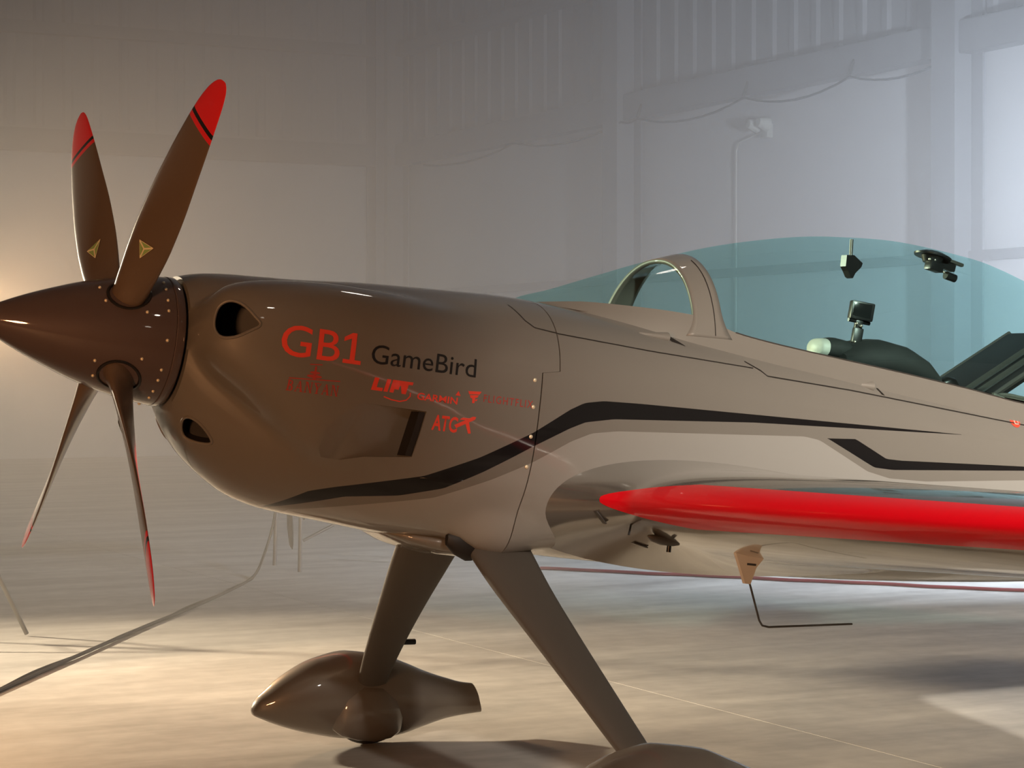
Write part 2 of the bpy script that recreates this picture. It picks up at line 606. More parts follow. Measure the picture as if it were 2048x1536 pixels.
studio_lamp('warm_studio_lamp', 'warm studio lamp on a tripod glowing in the haze behind the spinner', (0.60, 4.53, 0), 1.52, (3.4, -2.0, 2.5),
            POW_WARM_BACK, COL_WARM_BACK, 0.34, 130, stand_turn=0.2)
studio_lamp('cream_fill_lamp', 'added fill light on a tall stand far behind the propeller, raking the floor', (-2.6, 7.4, 0), 2.6, (3.1, 0.9, 0.0),
            POW_CREAM, COL_CREAM, 0.4, 50)  # unseen fill lamp added to brighten the floor beyond the aeroplane
studio_lamp('blue_studio_lamp', 'cool blue-white studio lamp on a stand beyond the cockpit', (7.75, 2.7, 0), 2.35, (8.2, 13.0, 1.8),
            POW_BLUE_BACK, COL_BLUE_BACK, 0.34, 150)
studio_lamp('amber_studio_lamp', 'amber studio lamp on a stand ahead of the propeller', (-3.7, -4.8, 0), 1.6, (-0.9, 5.2, 3.0),
            POW_AMBER, COL_AMBER, 0.75, 160)


def bay_lamp(loc, power, size, label, aim):
    root = empty('overhead_light', loc)
    tag(root, label, 'lamp', 'high bay lamps under the roof')
    bm = bmesh.new()
    n = 20
    prof = [(0.05, 0.28), (0.07, 0.16), (size * 0.5, 0.02), (size * 0.52, 0.0), (size * 0.48, 0.01)]
    rings = [[bm.verts.new((pr * math.cos(2 * math.pi * k / n), pr * math.sin(2 * math.pi * k / n), pz)) for k in range(n)] for pr, pz in prof]
    bm.faces.new(rings[0])
    for a, b in zip(rings[:-1], rings[1:]):
        for k in range(n):
            bm.faces.new((a[k], a[(k + 1) % n], b[(k + 1) % n], b[k]))
    bm_obj('lamp_shade', bm, M['steel'], root)
    tube('hanger', [(0, 0, 0.28), (0, 0, ZC - loc[2])], 0.01, M['steel'], root)
    ld = bpy.data.lights.new('bay_light', 'AREA')
    ld.shape = 'DISK'
    ld.size = size * 0.9
    ld.energy = power
    ld.color = COL_BAY
    lo = bpy.data.objects.new('lamp_light', ld)
    lo.location = (0, 0, -0.01)
    lo.rotation_mode = 'QUATERNION'
    lo.rotation_quaternion = (Vector(aim) - Vector(loc)).to_track_quat('-Z', 'Y')
    link(lo, root)


bay_lamp((1.2, -5.6, 6.6), POW_BAY_NOSE, 0.4, 'high bay lamp hanging over the viewer, nearer the nose', (1.2, 0, 0.6))
bay_lamp((3.6, 2.4, 6.4), POW_FAR_FILL, 0.5, 'added overhead fill light above the floor on the far side of the aeroplane', (3.2, 2.2, 0.0))  # overhead fill added for the floor past the fuselage

studio_lamp('added_key_lamp', 'added key light on a tall stand behind the viewer, brightening the cockpit flank', (0.2, -7.8, 0), 4.3, (3.9, -0.4, 1.0),
            POW_KEY, COL_KEY, 0.4, 42)  # unseen key light added to lift the aft flank and leading edge

# ------------------------------------------------------------------ aeroplane
PA = R(7.29)
plane = empty('aerobatic_airplane', (0, 0, 1.42), (0, PA, 0))
tag(plane, 'grey low-wing aerobatic aeroplane with four-blade red-tipped propeller and bubble canopy', 'airplane')


def a2w(p):
    c, s = math.cos(PA), math.sin(PA)
    return Vector((p[0] * c + p[2] * s, p[1], p[2] * c - p[0] * s + 1.42))


# ---- body section: star-shaped polar radius about (0, zm(x))
TX = [0.160, 0.20, 0.25, 0.31, 0.40, 0.50, 0.70, 0.87, 1.00, 1.17, 1.50, 1.90, 2.40, 3.00, 3.60, 4.30, 5.10, 6.00]
TZT = [0.190, 0.203, 0.213, 0.220, 0.226, 0.232, 0.251, 0.262, 0.269, 0.276, 0.262, 0.250, 0.232, 0.200, 0.205, 0.262, 0.215, 0.120]
TZB = [-0.188, -0.262, -0.320, -0.366, -0.416, -0.443, -0.464, -0.480, -0.488, -0.493, -0.500, -0.500, -0.485, -0.450, -0.395, -0.320, -0.225, -0.110]
TW = [0.190, 0.205, 0.225, 0.250, 0.285, 0.320, 0.375, 0.402, 0.415, 0.422, 0.424, 0.420, 0.405, 0.372, 0.325, 0.250, 0.160, 0.055]
TZM = [0.0, -0.02, -0.03, -0.04, -0.05, -0.06, -0.06, -0.06, -0.06, -0.06, -0.06, -0.06, -0.06, -0.05, -0.04, 0.0, 0.0, 0.0]
TNU = [2.0, 2.0, 2.05, 2.1, 2.2, 2.3, 2.5, 2.6, 2.7, 2.8, 2.9, 3.0, 3.0, 3.0, 2.8, 2.3, 2.1, 2.0]
TNL = [2.0, 2.0, 2.0, 2.0, 2.1, 2.2, 2.4, 2.6, 2.7, 2.8, 2.9, 3.0, 3.0, 2.9, 2.7, 2.4, 2.2, 2.0]
# cheek lobes: (centre y, centre z, half width, up, down)
LX = [0.165, 0.18, 0.20, 0.24, 0.30, 0.40, 0.52, 0.70, 0.90, 1.10, 1.25]
LY = [0.255, 0.255, 0.255, 0.255, 0.255, 0.255, 0.255, 0.255, 0.255, 0.255, 0.255]
LA = [0.020, 0.065, 0.092, 0.118, 0.136, 0.150, 0.156, 0.160, 0.150, 0.110, 0.02]
LU = [0.020, 0.066, 0.095, 0.122, 0.140, 0.155, 0.165, 0.170, 0.160, 0.120, 0.02]
LD = [0.020, 0.068, 0.100, 0.140, 0.180, 0.250, 0.330, 0.360, 0.330, 0.200, 0.02]
LZ = [0.050, 0.050, 0.050, 0.050, 0.050, 0.050, 0.050, 0.045, 0.04, 0.04, 0.04]


def lobe_union(rb, c, s, zm, ly, la, lu, ld, lz, use, k, ex):
    """smooth union of the polar section rb with a side lobe"""
    def inside(t):
        yy, zz = t * c - ly, zm + t * s - lz
        bb = np.where(zz >= 0, lu, ld)
        return (np.abs(yy) / la) ** ex + (np.abs(zz) / bb) ** ex <= 1
    lo = np.zeros_like(rb)
    for t in np.linspace(0.02, 0.62, 121):
        lo = np.where(inside(np.full_like(rb, t)), t, lo)
    a, bhi = lo.copy(), lo + 0.0051
    for _ in range(14):
        mid = (a + bhi) / 2
        ins = inside(mid) & (lo > 0)
        a = np.where(ins, mid, a)
        bhi = np.where(ins, bhi, mid)
    rl = np.where(lo > 0, a, 0)
    h = np.clip(0.5 + 0.5 * (rl - rb) / k, 0, 1)
    sm = rb * (1 - h) + rl * h + k * h * (1 - h)
    return np.where(use & (rl > 0), np.maximum(sm, rb), rb)


def body_radius(x, th):
    """x, th arrays of equal shape; th measured from -y (port) upward: y=-r cos, z=zm+r sin."""
    zt, zb, ww, zm = (pchip(TX, T, x) for T in (TZT, TZB, TW, TZM))
    nu, nl = pchip(TX, TNU, x), pchip(TX, TNL, x)
    c, s = np.abs(np.cos(th)), np.sin(th)
    up = s >= 0
    b = np.where(up, zt - zm, zm - zb)
    n = np.where(up, nu, nl)
    rb = ((c / ww) ** n + (np.abs(s) / b) ** n) ** (-1 / n)
    xl = np.clip(x, LX[0], LX[-1])
    ly, la, lu, ld, lz = (pchip(LX, T, xl) for T in (LY, LA, LU, LD, LZ))

    use = (x < 1.25) & (x > 0.164)
    r1 = lobe_union(rb, c, s, zm, ly, la, lu, ld, lz, use, 0.022, 2.3)
    # bulges where the undercarriage legs leave the belly
    t = np.clip((x - 0.95) / 0.42, 0, 1)
    g = 0.012 + 0.098 * np.sin(np.pi * t) ** 0.8
    use = (x > 0.955) & (x < 1.365)
    r2 = lobe_union(r1, c, s, zm, np.full_like(x, 0.235), g, g, g, np.full_like(x, -0.400), use, 0.030, 2.0)
    return r2, zm


def body_pts(x, th):
    x, th = np.broadcast_arrays(np.asarray(x, float), np.asarray(th, float))
    rr, zm = body_radius(x, th)
    return np.stack([x, -rr * np.cos(th), zm + rr * np.sin(th)], -1)


# table of port-side |y| over (x, z)
GX = np.linspace(0.2, 3.6, 341)
GZ = np.linspace(-0.52, 0.28, 161)
_th = np.linspace(-math.pi / 2, math.pi / 2, 400)
GY = np.zeros((len(GX), len(GZ)))
_P = body_pts(GX[:, None], _th[None, :])
for i in range(len(GX)):
    zz, yy = _P[i, :, 2], -_P[i, :, 1]
    o = np.argsort(zz)
    GY[i] = np.interp(GZ, zz[o], yy[o], left=0, right=0)


def port_y(x, z):
    fx = np.clip((x - GX[0]) / (GX[1] - GX[0]), 0, len(GX) - 1.001)
    fz = np.clip((z - GZ[0]) / (GZ[1] - GZ[0]), 0, len(GZ) - 1.001)
    i, j = int(fx), int(fz)
    u, v = fx - i, fz - j
    return -((GY[i, j] * (1 - u) + GY[i + 1, j] * u) * (1 - v) + (GY[i, j + 1] * (1 - u) + GY[i + 1, j + 1] * u) * v)


def split_x(z):
    """aft edge of the cowling as a function of height on either flank"""
    return 1.222 if z > 0.045 else 1.165


NT = 240
TH = np.linspace(-math.pi / 2, 3 * math.pi / 2, NT, endpoint=False)
zflank = -0.06 + 0.40 * np.sin(TH)
XEND = np.array([1.222 if math.sin(t) * 0.42 - 0.06 > 0.045 else 1.165 for t in TH])


def loft(name, X, material, parent, cap0=True, cap1=True, angle=30):
    """X: (stations, NT) array of x per column."""
    rr, zm = body_radius(np.asarray(X, float), np.broadcast_to(TH, X.shape))
    for _ in range(7):
        rr = 0.25 * np.roll(rr, 1, 1) + 0.5 * rr + 0.25 * np.roll(rr, -1, 1)
    for _ in range(3):
        rr[1:-1] = 0.25 * rr[:-2] + 0.5 * rr[1:-1] + 0.25 * rr[2:]
    P = np.stack([X, -rr * np.cos(TH)[None, :], zm + rr * np.sin(TH)[None, :]], -1)
    ns = X.shape[0]
    verts = P.reshape(-1, 3).tolist()
    faces = []
    for i in range(ns - 1):
        for k in range(NT):
            k2 = (k + 1) % NT
            faces.append((i * NT + k, i * NT + k2, (i + 1) * NT + k2, (i + 1) * NT + k))
    for on, row in ((cap0, 0), (cap1, ns - 1)):
        if on:
            ring = [row * NT + k for k in range(NT)]
            verts.append(np.mean([verts[q] for q in ring], 0).tolist())
            c = len(verts) - 1
            for k in range(NT):
                a, b = ring[k], ring[(k + 1) % NT]
                faces.append((c, b, a) if row == 0 else (c, a, b))
    me = bpy.data.meshes.new(name)
    me.from_pydata(verts, [], faces)
    bm = bmesh.new()
    bm.from_mesh(me)
    if bm.calc_volume(signed=True) < 0:
        bmesh.ops.reverse_faces(bm, faces=bm.faces[:])
    bm.to_mesh(me)
    bm.free()
    finish(me, material, True, angle)
    return link(bpy.data.objects.new(name, me), parent)


s = np.concatenate([np.linspace(0, 0.05, 10)[:-1], np.linspace(0.05, 0.25, 36)[:-1], np.linspace(0.25, 1, 62)])
Xc = 0.166 + s[:, None] * (XEND[None, :] - 0.003 - 0.166)
cowling = loft('cowling', Xc, [M['livery'], M['duct']], plane)
s = np.linspace(0, 1, 110)
Xf = (XEND[None, :] + 0.0005) + s[:, None] * (6.0 - XEND[None, :])
fuselage = loft('fuselage', Xf, M['livery'], plane)


# ---- cut the openings
def cutter_prism(pts2, origin, ax_u, ax_v, ax_n, depth0, depth1, taper=1.0):
    o, U, V, Nn = Vector(origin), Vector(ax_u), Vector(ax_v), Vector(ax_n)
    bm = bmesh.new()
    a = [bm.verts.new(o + U * p[0] + V * p[1] + Nn * depth0) for p in pts2]
    b = [bm.verts.new(o + U * p[0] * taper + V * p[1] * taper + Nn * depth1) for p in pts2]
    n = len(pts2)
    bm.faces.new(a)
    bm.faces.new(b[::-1])
    for k in range(n):
        bm.faces.new((a[k], b[k], b[(k + 1) % n], a[(k + 1) % n]))
    bmesh.ops.recalc_face_normals(bm, faces=bm.faces)
    me = bpy.data.meshes.new('cutter')
    bm.to_mesh(me)
    bm.free()
    me.materials.append(M['duct'])
    return link(bpy.data.objects.new('cutter', me))


def cutter_verts(verts, faces, material):
    me = bpy.data.meshes.new('cutter')
    me.from_pydata(verts, [], faces)
    bm = bmesh.new()
    bm.from_mesh(me)
    bmesh.ops.recalc_face_normals(bm, faces=bm.faces)
    bm.to_mesh(me)
    bm.free()
    me.materials.append(material)
    return link(bpy.data.objects.new('cutter', me))


def cut(obj, cutters):
    """subtract the cutters one after another, keeping each cut only when the skin stays within its old bounds"""
    par = obj.parent
    obj.parent = None
    obj.matrix_world = Matrix.Identity(4)

    def reach(me):
        co = np.empty(len(me.vertices) * 3)
        me.vertices.foreach_get('co', co)
        co = co.reshape(-1, 3)
        return np.concatenate([co.min(0), co.max(0)])
    ref = reach(obj.data)
    for c in cutters:
        for jit, tol in ((0, False), (0, True), (0.0007, False), (-0.0009, True), (0.0016, False), (0.0023, True)):
            c.location = (jit, jit * 0.6, jit * 0.8)
            md = obj.modifiers.new('cut', 'BOOLEAN')
            md.operation = 'DIFFERENCE'
            md.solver = 'EXACT'
            md.use_hole_tolerant = tol
            md.object = c
            md.material_mode = 'TRANSFER'
            bpy.context.view_layer.update()
            dg = bpy.context.evaluated_depsgraph_get()
            me = bpy.data.meshes.new_from_object(obj.evaluated_get(dg), depsgraph=dg)
            obj.modifiers.clear()
            ok = len(me.vertices) > len(obj.data.vertices) * 0.8 and np.abs(reach(me) - ref).max() < 1e-3
            if ok:
                old = obj.data
                obj.data = me
                bpy.data.meshes.remove(old)
                break
            bpy.data.meshes.remove(me)
    obj.parent = par
    obj.matrix_parent_inverse = Matrix.Identity(4)
    obj.matrix_basis = Matrix.Identity(4)
    for c in cutters:
        bpy.data.objects.remove(c)
    me = obj.data
    me.polygons.foreach_set('use_smooth', [True] * len(me.polygons))
    me.set_sharp_from_angle(angle=R(32))


def spline2(pts, per=6):
    P = [Vector((p[0], p[1], 0)) for p in pts]
    n = len(P)
    out = []
    for i in range(n):
        p0, p1, p2, p3 = P[i - 1], P[i], P[(i + 1) % n], P[(i + 2) % n]
        for k in range(per):
            t = k / per
            v = 0.5 * (2 * p1 + (p2 - p0) * t + (2 * p0 - 5 * p1 + 4 * p2 - p3) * t * t + (3 * p1 - p0 - 3 * p2 + p3) * t ** 3)
            out.append((v.x, v.y))
    return out


cuts = []
# teardrop cheek intakes, facing forward and outward
TEAR = [(-0.058, 0.0), (-0.050, 0.038), (-0.020, 0.058), (0.020, 0.050), (0.060, 0.018), (0.078, -0.002), (0.050, -0.022), (0.010, -0.045), (-0.030, -0.050), (-0.052, -0.032)]
for sgn in (-1, 1):
    nrm = Vector((0.42, -sgn * 0.907, 0)).normalized()       # inward
    uax = Vector((0.907, sgn * 0.42, 0)).normalized()
    cuts.append(cutter_prism(spline2(TEAR), (0.235, sgn * 0.345, 0.065), uax, (0, 0, 1), nrm, -0.15, 0.16, 0.9))
# lower chin intake
for sgn in (-1, 1):
    CH = [(-0.030, 0.0), (-0.022, 0.035), (0.0, 0.048), (0.032, 0.035), (0.062, 0.0), (0.070, -0.028), (0.03, -0.034), (-0.018, -0.026)]
    nrm = Vector((0.55, -sgn * 0.78, 0.28)).normalized()
    uax = Vector((0.82, sgn * 0.57, 0)).normalized()
    vax = nrm.cross(uax) * (1 if nrm.cross(uax).z > 0 else -1)
    cuts.append(cutter_prism(spline2(CH, 4), (0.225, sgn * 0.115, -0.245), uax, vax, nrm, -0.08, 0.06, 0.9))
# recessed outlets on each flank: flush ahead, stepped inwards aft
for sgn in (-1, 1):
    vv = []
    for (x, z, dd) in [(0.50, -0.112, -0.045), (0.815, -0.114, 0.062), (0.800, -0.247, 0.062), (0.660, -0.262, 0.012), (0.50, -0.305, -0.045)]:
        yy = -port_y(x, z)
        vv.append((x, sgn * (yy + 0.08), z))
        vv.append((x, sgn * (yy - dd), z))
    n = 5
    ff = [[2 * k for k in range(n)], [2 * k + 1 for k in range(n)]]
    for k in range(n):
        k2 = (k + 1) % n
        ff.append([2 * k, 2 * k2, 2 * k2 + 1, 2 * k + 1])
    cuts.append(cutter_verts(vv, ff, M['livery']))
cut(cowling, cuts)
# black block painting in the dark of the opening behind each outlet step
for sgn in (-1, 1):
    vv = []
    for x in (0.794, 0.8125):
        for z in (-0.117, -0.180, -0.2445):
            xo = x - (z + 0.115) * -0.115
            yy = -port_y(x, z)
            vv += [(xo, sgn * (yy + 0.001 - 0.004), z), (xo, sgn * (yy - 0.068), z)]
    mesh('outlet_shade', vv, [(0, 1, 3, 2), (2, 3, 5, 4), (6, 7, 9, 8), (8, 9, 11, 10), (0, 1, 7, 6), (4, 5, 11, 10), (0, 2, 8, 6), (2, 4, 10, 8), (1, 3, 9, 7), (3, 5, 11, 9)], M['duct'], cowling, False)
# rolled lips round the dark openings
me = cowling.data
slots = [m_.name for m_ in me.materials]
dk = slots.index(M['duct'].name)
ekey = {}
for p in me.polygons:
    for k in p.edge_keys:
        ekey.setdefault(k, []).append(p.material_index)
adj = {}
for k, ms in ekey.items():
    if len(ms) == 2 and (ms[0] == dk) != (ms[1] == dk):
        adj.setdefault(k[0], []).append(k[1])
        adj.setdefault(k[1], []).append(k[0])
seen = set()
for v0 in list(adj):
    if v0 in seen:
        continue
    chain, cur, prev = [v0], v0, None
    seen.add(v0)
    while True:
        nx = [q for q in adj[cur] if q not in seen]
        if not nx:
            break
        prev, cur = cur, nx[0]
        seen.add(cur)
        chain.append(cur)
    if len(chain) < 16:
        continue
    P_ = [me.vertices[i].co.copy() for i in chain]
    L_ = [0.0]
    for a, b in zip(P_, P_[1:] + P_[:1]):
        L_.append(L_[-1] + (b - a).length)
    Q_ = []
    for q in range(48):
        t = L_[-1] * q / 48
        i = max(j for j in range(len(P_)) if L_[j] <= t)
        a, b = P_[i], P_[(i + 1) % len(P_)]
        Q_.append(a.lerp(b, (t - L_[i]) / max(1e-9, L_[i + 1] - L_[i])))
    Q_ = [(Q_[i - 1] + Q_[i] * 2 + Q_[(i + 1) % 48]) / 4 for i in range(48)]
    bm = bmesh.new()
    bm_tube(bm, Q_ + [Q_[0]], 0.0045, 8, caps=False)
    bm_obj('intake_lip', bm, M['paint'], cowling)


# ---- flat prints and seams laid on the flank
def lay(name, bm, material, parent, off=0.0015, step=0.02):
    """bm holds flat geometry in the XY plane (x aft, y up): cut it fine and lay it on the port flank."""
    xs = [v.co.x for v in bm.verts]
    ys = [v.co.y for v in bm.verts]
    for axis, lo, hi in (((1, 0, 0), min(xs), max(xs)), ((0, 1, 0), min(ys), max(ys))):
        t = lo + step
        while t < hi:
            bmesh.ops.bisect_plane(bm, geom=bm.verts[:] + bm.edges[:] + bm.faces[:], plane_co=Vector(axis) * t, plane_no=axis, dist=1e-7)
            t += step
    for v in bm.verts:
        x, z = v.co.x, v.co.y
        v.co = (x, port_y(x, z) - off, z)
    return bm_obj(name, bm, material, parent, smooth=False)


def bm_poly(bm, pts):
    vs = [bm.verts.new((p[0], p[1], 0)) for p in pts]
    f = bm.faces.new(vs)
    if len(pts) > 4:
        bmesh.ops.triangulate(bm, faces=[f])


def bm_ribbon(bm, pts, wd):
    pts = [Vector((p[0], p[1])) for p in pts]
    L, Rr = [], []
    for i, p in enumerate(pts):
        a, b = pts[max(0, i - 1)], pts[min(len(pts) - 1, i + 1)]
        t = (b - a).normalized()
        n = Vector((-t.y, t.x)) * wd / 2
        L.append(bm.verts.new((p.x + n.x, p.y + n.y, 0)))
        Rr.append(bm.verts.new((p.x - n.x, p.y - n.y, 0)))
    for i in range(len(pts) - 1):
        bm.faces.new((L[i], L[i + 1], Rr[i + 1], Rr[i]))


def text_bm(body, x0, x1, base, cap, shear=0.0, bold=0.0, space=1.0):
    """Letters fitted between x0 and x1 with the given baseline and capital height."""
    cu = bpy.data.curves.new('txt', 'FONT')
    cu.body = body
    cu.size = 1
    cu.space_character = space
    cu.offset = bold
    cu.resolution_u = 4
    cu.fill_mode = 'FRONT'
    ob = bpy.data.objects.new('txt', cu)
    C.objects.link(ob)
    bpy.context.view_layer.update()
    dg = bpy.context.evaluated_depsgraph_get()
    me = bpy.data.meshes.new_from_object(ob.evaluated_get(dg))
    bm = bmesh.new()
    bm.from_mesh(me)
    bpy.data.objects.remove(ob)
    bpy.data.curves.remove(cu)
    bpy.data.meshes.remove(me)
    xs = [v.co.x for v in bm.verts]
    lo, hi = min(xs), max(xs)
    k = cap / 0.70
    for v in bm.verts:
        t = (v.co.x - lo) / (hi - lo)
        y = v.co.y * k
        v.co = (x0 + t * (x1 - x0) + shear * y, base + y, 0)
    bmesh.ops.remove_doubles(bm, verts=bm.verts, dist=1e-6)
    return bm


bm = text_bm('GB', 0.356, 0.527, -0.010, 0.086, bold=0.004)
bm_poly(bm, [(0.558, -0.010), (0.573, -0.010), (0.573, 0.076), (0.560, 0.076), (0.558, 0.060)])
bm_poly(bm, [(0.558, 0.060), (0.560, 0.076), (0.536, 0.062), (0.536, 0.050)])
bm_poly(bm, [(0.538, -0.010), (0.592, -0.010), (0.592, 0.001), (0.538, 0.001)])
lay('lettering', bm, M['vinyl_red'], cowling)
lay('lettering', text_bm('GameBird', 0.622, 0.952, 0.000, 0.054), M['black'], cowling)

# BANYAN: drawn serif letters, a rule and a small tree
bm = bmesh.new()


def serif(bm, ch, x, y, wd, h):
    th, tn, sf = 0.22 * wd, 0.09 * wd, 0.10 * wd

    def q(pts):
        bm_poly(bm, [(x + a * wd, y + b * h) for a, b in pts])

    def stem(cx, t=0.22, y0=0, y1=1):
        q([(cx - t / 2, y0), (cx + t / 2, y0), (cx + t / 2, y1), (cx - t / 2, y1)])
        for yy in (0.0, 0.93):
            q([(cx - t / 2 - 0.1, yy), (cx + t / 2 + 0.1, yy), (cx + t / 2 + 0.1, yy + 0.07), (cx - t / 2 - 0.1, yy + 0.07)])
    if ch == 'B':
        stem(0.25)
        q([(0.3, 0.93), (0.65, 0.93), (0.78, 0.82), (0.78, 0.64), (0.62, 0.52), (0.3, 0.52), (0.3, 0.59), (0.5, 0.6), (0.58, 0.68), (0.58, 0.8), (0.5, 0.87), (0.3, 0.87)])
        q([(0.3, 0.0), (0.68, 0.0), (0.86, 0.12), (0.86, 0.38), (0.68, 0.54), (0.3, 0.54), (0.3, 0.47), (0.52, 0.46), (0.64, 0.36), (0.64, 0.16), (0.54, 0.08), (0.3, 0.07)])
    elif ch == 'A':
        q([(0.0, 0.0), (0.10, 0.0), (0.5, 1.0), (0.42, 1.0)])
        q([(0.70, 0.0), (0.95, 0.0), (0.55, 1.0), (0.40, 1.0)])
        q([(0.22, 0.32), (0.74, 0.32), (0.72, 0.40), (0.24, 0.40)])
        q([(-0.08, 0), (0.2, 0), (0.2, 0.06), (-0.08, 0.06)])
        q([(0.6, 0), (1.05, 0), (1.05, 0.06), (0.6, 0.06)])
    elif ch == 'N':
        stem(0.15, 0.10)
        stem(0.88, 0.10)
        q([(0.12, 1.0), (0.34, 1.0), (0.92, 0.0), (0.80, 0.0)])
    elif ch == 'Y':
        stem(0.5, 0.2, 0, 0.5)
        q([(0.40, 0.5), (0.6, 0.5), (0.22, 1.0), (0.0, 1.0)])
        q([(0.5, 0.45), (0.6, 0.5), (0.98, 1.0), (0.86, 1.0)])


for k, ch in enumerate('BANYAN'):
    serif(bm, ch, 0.392 + k * 0.0252, -0.105, 0.021, 0.030)
lay('lettering', bm, M['vinyl_dim'], cowling)
bm = bmesh.new()
bm_poly(bm, [(0.394, -0.072), (0.540, -0.064), (0.540, -0.061), (0.394, -0.069)])
bm_poly(bm, [(0.460, -0.066), (0.469, -0.066), (0.467, -0.030), (0.462, -0.030)])
bm_poly(bm, [(0.446, -0.028), (0.482, -0.025), (0.482, -0.022), (0.446, -0.025)])
for (cx, cz, a, h) in ((0.464, -0.058, 0.022, 0.005), (0.464, -0.048, 0.015, 0.004)):
    bm_poly(bm, [(cx + a * math.cos(t * math.pi / 6), cz + h * math.sin(t * math.pi / 6)) for t in range(12)])
lay('tree_emblem', bm, M['vinyl_dim'], cowling)
# LIFT: heavy slanted capitals with a swoosh
bm = bmesh.new()


def slant(pts, x, y, wd, h, sh=0.18):
    bm_poly(bm, [(x + a * wd + sh * b * h, y + b * h) for a, b in pts])


z0, hh = -0.074, 0.036
slant([(0, 0), (1.0, 0), (1.0, 0.26), (0.42, 0.26), (0.42, 1), (0, 1)], 0.634, z0, 0.034, hh)
slant([(0, 0), (0.42, 0), (0.42, 1), (0, 1)], 0.672, z0, 0.030, hh)
slant([(0, 0), (0.42, 0), (0.42, 0.28), (0.85, 0.28), (0.85, 0.48), (0.42, 0.48), (0.42, 0.74), (1.0, 0.74), (1.0, 1), (0, 1)], 0.690, z0, 0.030, hh)
slant([(0.3, 0), (0.68, 0), (0.68, 0.76), (1.05, 0.76), (1.05, 1), (-0.05, 1), (-0.05, 0.76), (0.3, 0.76)], 0.718, z0, 0.034, hh)
sw = [(0.676, -0.088), (0.700, -0.094), (0.726, -0.096), (0.746, -0.090), (0.756, -0.078), (0.755, -0.068)]
bm_ribbon(bm, sw, 0.0035)
lay('lettering', bm, M['vinyl_red'], cowling)
# small name with a triangle
bm = text_bm('GARMIN', 0.778, 0.905, -0.083, 0.019, bold=0.02)
bm_poly(bm, [(0.896, -0.058), (0.912, -0.058), (0.904, -0.044)])
lay('lettering', bm, M['vinyl_red'], cowling)
# winged emblem
bm = bmesh.new()
bm_poly(bm, [(0.934, -0.041), (0.975, -0.038), (0.970, -0.047), (0.938, -0.050)])
bm_poly(bm, [(0.940, -0.052), (0.968, -0.049), (0.964, -0.057), (0.958, -0.058), (0.957, -0.073), (0.950, -0.074), (0.949, -0.060), (0.944, -0.060)])
bm_poly(bm, [(0.959, -0.062), (0.966, -0.061), (0.962, -0.067), (0.959, -0.067)])
lay('wing_emblem', bm, M['vinyl_red'], cowling)
lay('lettering', text_bm('FLIGHTFLIX', 0.984, 1.140, -0.066, 0.022, space=1.25), M['vinyl_dim'], cowling)
# ATC with an aeroplane mark
bm = text_bm('ATC', 0.838, 0.915, -0.162, 0.042, bold=0.025)
bm_poly(bm, [(0.905, -0.142), (0.958, -0.112), (0.968, -0.112), (0.965, -0.120), (0.912, -0.150)])
bm_poly(bm, [(0.935, -0.128), (0.945, -0.120), (0.958, -0.160), (0.950, -0.162)])
bm_poly(bm, [(0.918, -0.125), (0.928, -0.118), (0.950, -0.118), (0.948, -0.124)])
lay('lettering', bm, M['vinyl_red'], cowling)

# canopy-rail seam along the flank
bm = bmesh.new()
bm_ribbon(bm, [(1.10, 0.235), (1.125, 0.190), (1.150, 0.172), (1.231, 0.164), (1.542, 0.154), (1.915, 0.150)], 0.0028)
bm_ribbon(bm, [(1.890, 0.168), (1.941, 0.146), (1.962, 0.131), (2.286, 0.127), (2.999, 0.101), (3.4, 0.09)], 0.0034)
lay('panel_seam', bm, M['seam'], fuselage)
bm = bmesh.new()
bm_poly(bm, [(1.60, -0.183), (1.605, -0.186), (1.735, -0.186), (1.74, -0.189), (1.735, -0.181), (1.61, -0.179)])
lay('panel_seam', bm, M['seam'], fuselage)

# cowling screws
bm = bmesh.new()
bmesh.ops.create_uvsphere(bm, u_segments=12, v_segments=6, radius=0.0062, matrix=Matrix.Diagonal((1, 0.45, 1, 1)))
scr = None
for (x, z) in [(1.140, 0.016), (1.143, -0.062), (1.147, -0.148), (1.150, -0.236)]:
    if scr is None:
        scr = bm_obj('screw', bm, M['screw'], cowling)
        o = scr
    else:
        o = bpy.data.objects.new('screw', scr.data)
        link(o, cowling)
    o.location = (x, port_y(x, z) - 0.0005, z)

# ventilation scoops on the canopy rail
for (x, z, L) in [(1.632, 0.206, 0.10), (2.385, 0.150, 0.05)]:
    bm = bmesh.new()
    y = port_y(x, z)
    n = 9
    rings = []
    for i in range(6):
        t = i / 5
        rings.append([bm.verts.new((x - L + L * t, port_y(x - L + L * t, z) + 0.004 - math.sin(math.pi * k / (n - 1)) * 0.022 * t ** 0.8,
                                    z - math.cos(math.pi * k / (n - 1)) * 0.018 * (0.3 + 0.7 * t))) for k in range(n)])
    for a, b in zip(rings[:-1], rings[1:]):
        for k in range(n - 1):
            bm.faces.new((a[k], a[k + 1], b[k + 1], b[k]))
    bm.faces.new(rings[0])
    sc = bm_obj('air_scoop', bm, M['paint'], fuselage)
    bm = bmesh.new()
    bm.faces.new([bm.verts.new((v.x + 0.001, v.y, v.z)) for v in [Vector((x, port_y(x, z) + 0.004 - math.sin(math.pi * k / (n - 1)) * 0.021, z - math.cos(math.pi * k / (n - 1)) * 0.017)) for k in range(n)]])
    o = bm_obj('scoop_mouth', bm, M['duct'], fuselage, smooth=False)

for poly in ([(1.630, 0.217), (1.645, 0.215), (1.683, 0.188), (1.640, 0.197)], [(2.383, 0.168), (2.391, 0.166), (2.426, 0.127), (2.416, 0.129)]):
    bm = bmesh.new()
    bm_poly(bm, poly)
    lay('vent_slot_shade', bm, M['duct'], fuselage, off=0.002)  # flat black patch on the skin stands in for the shaded recess

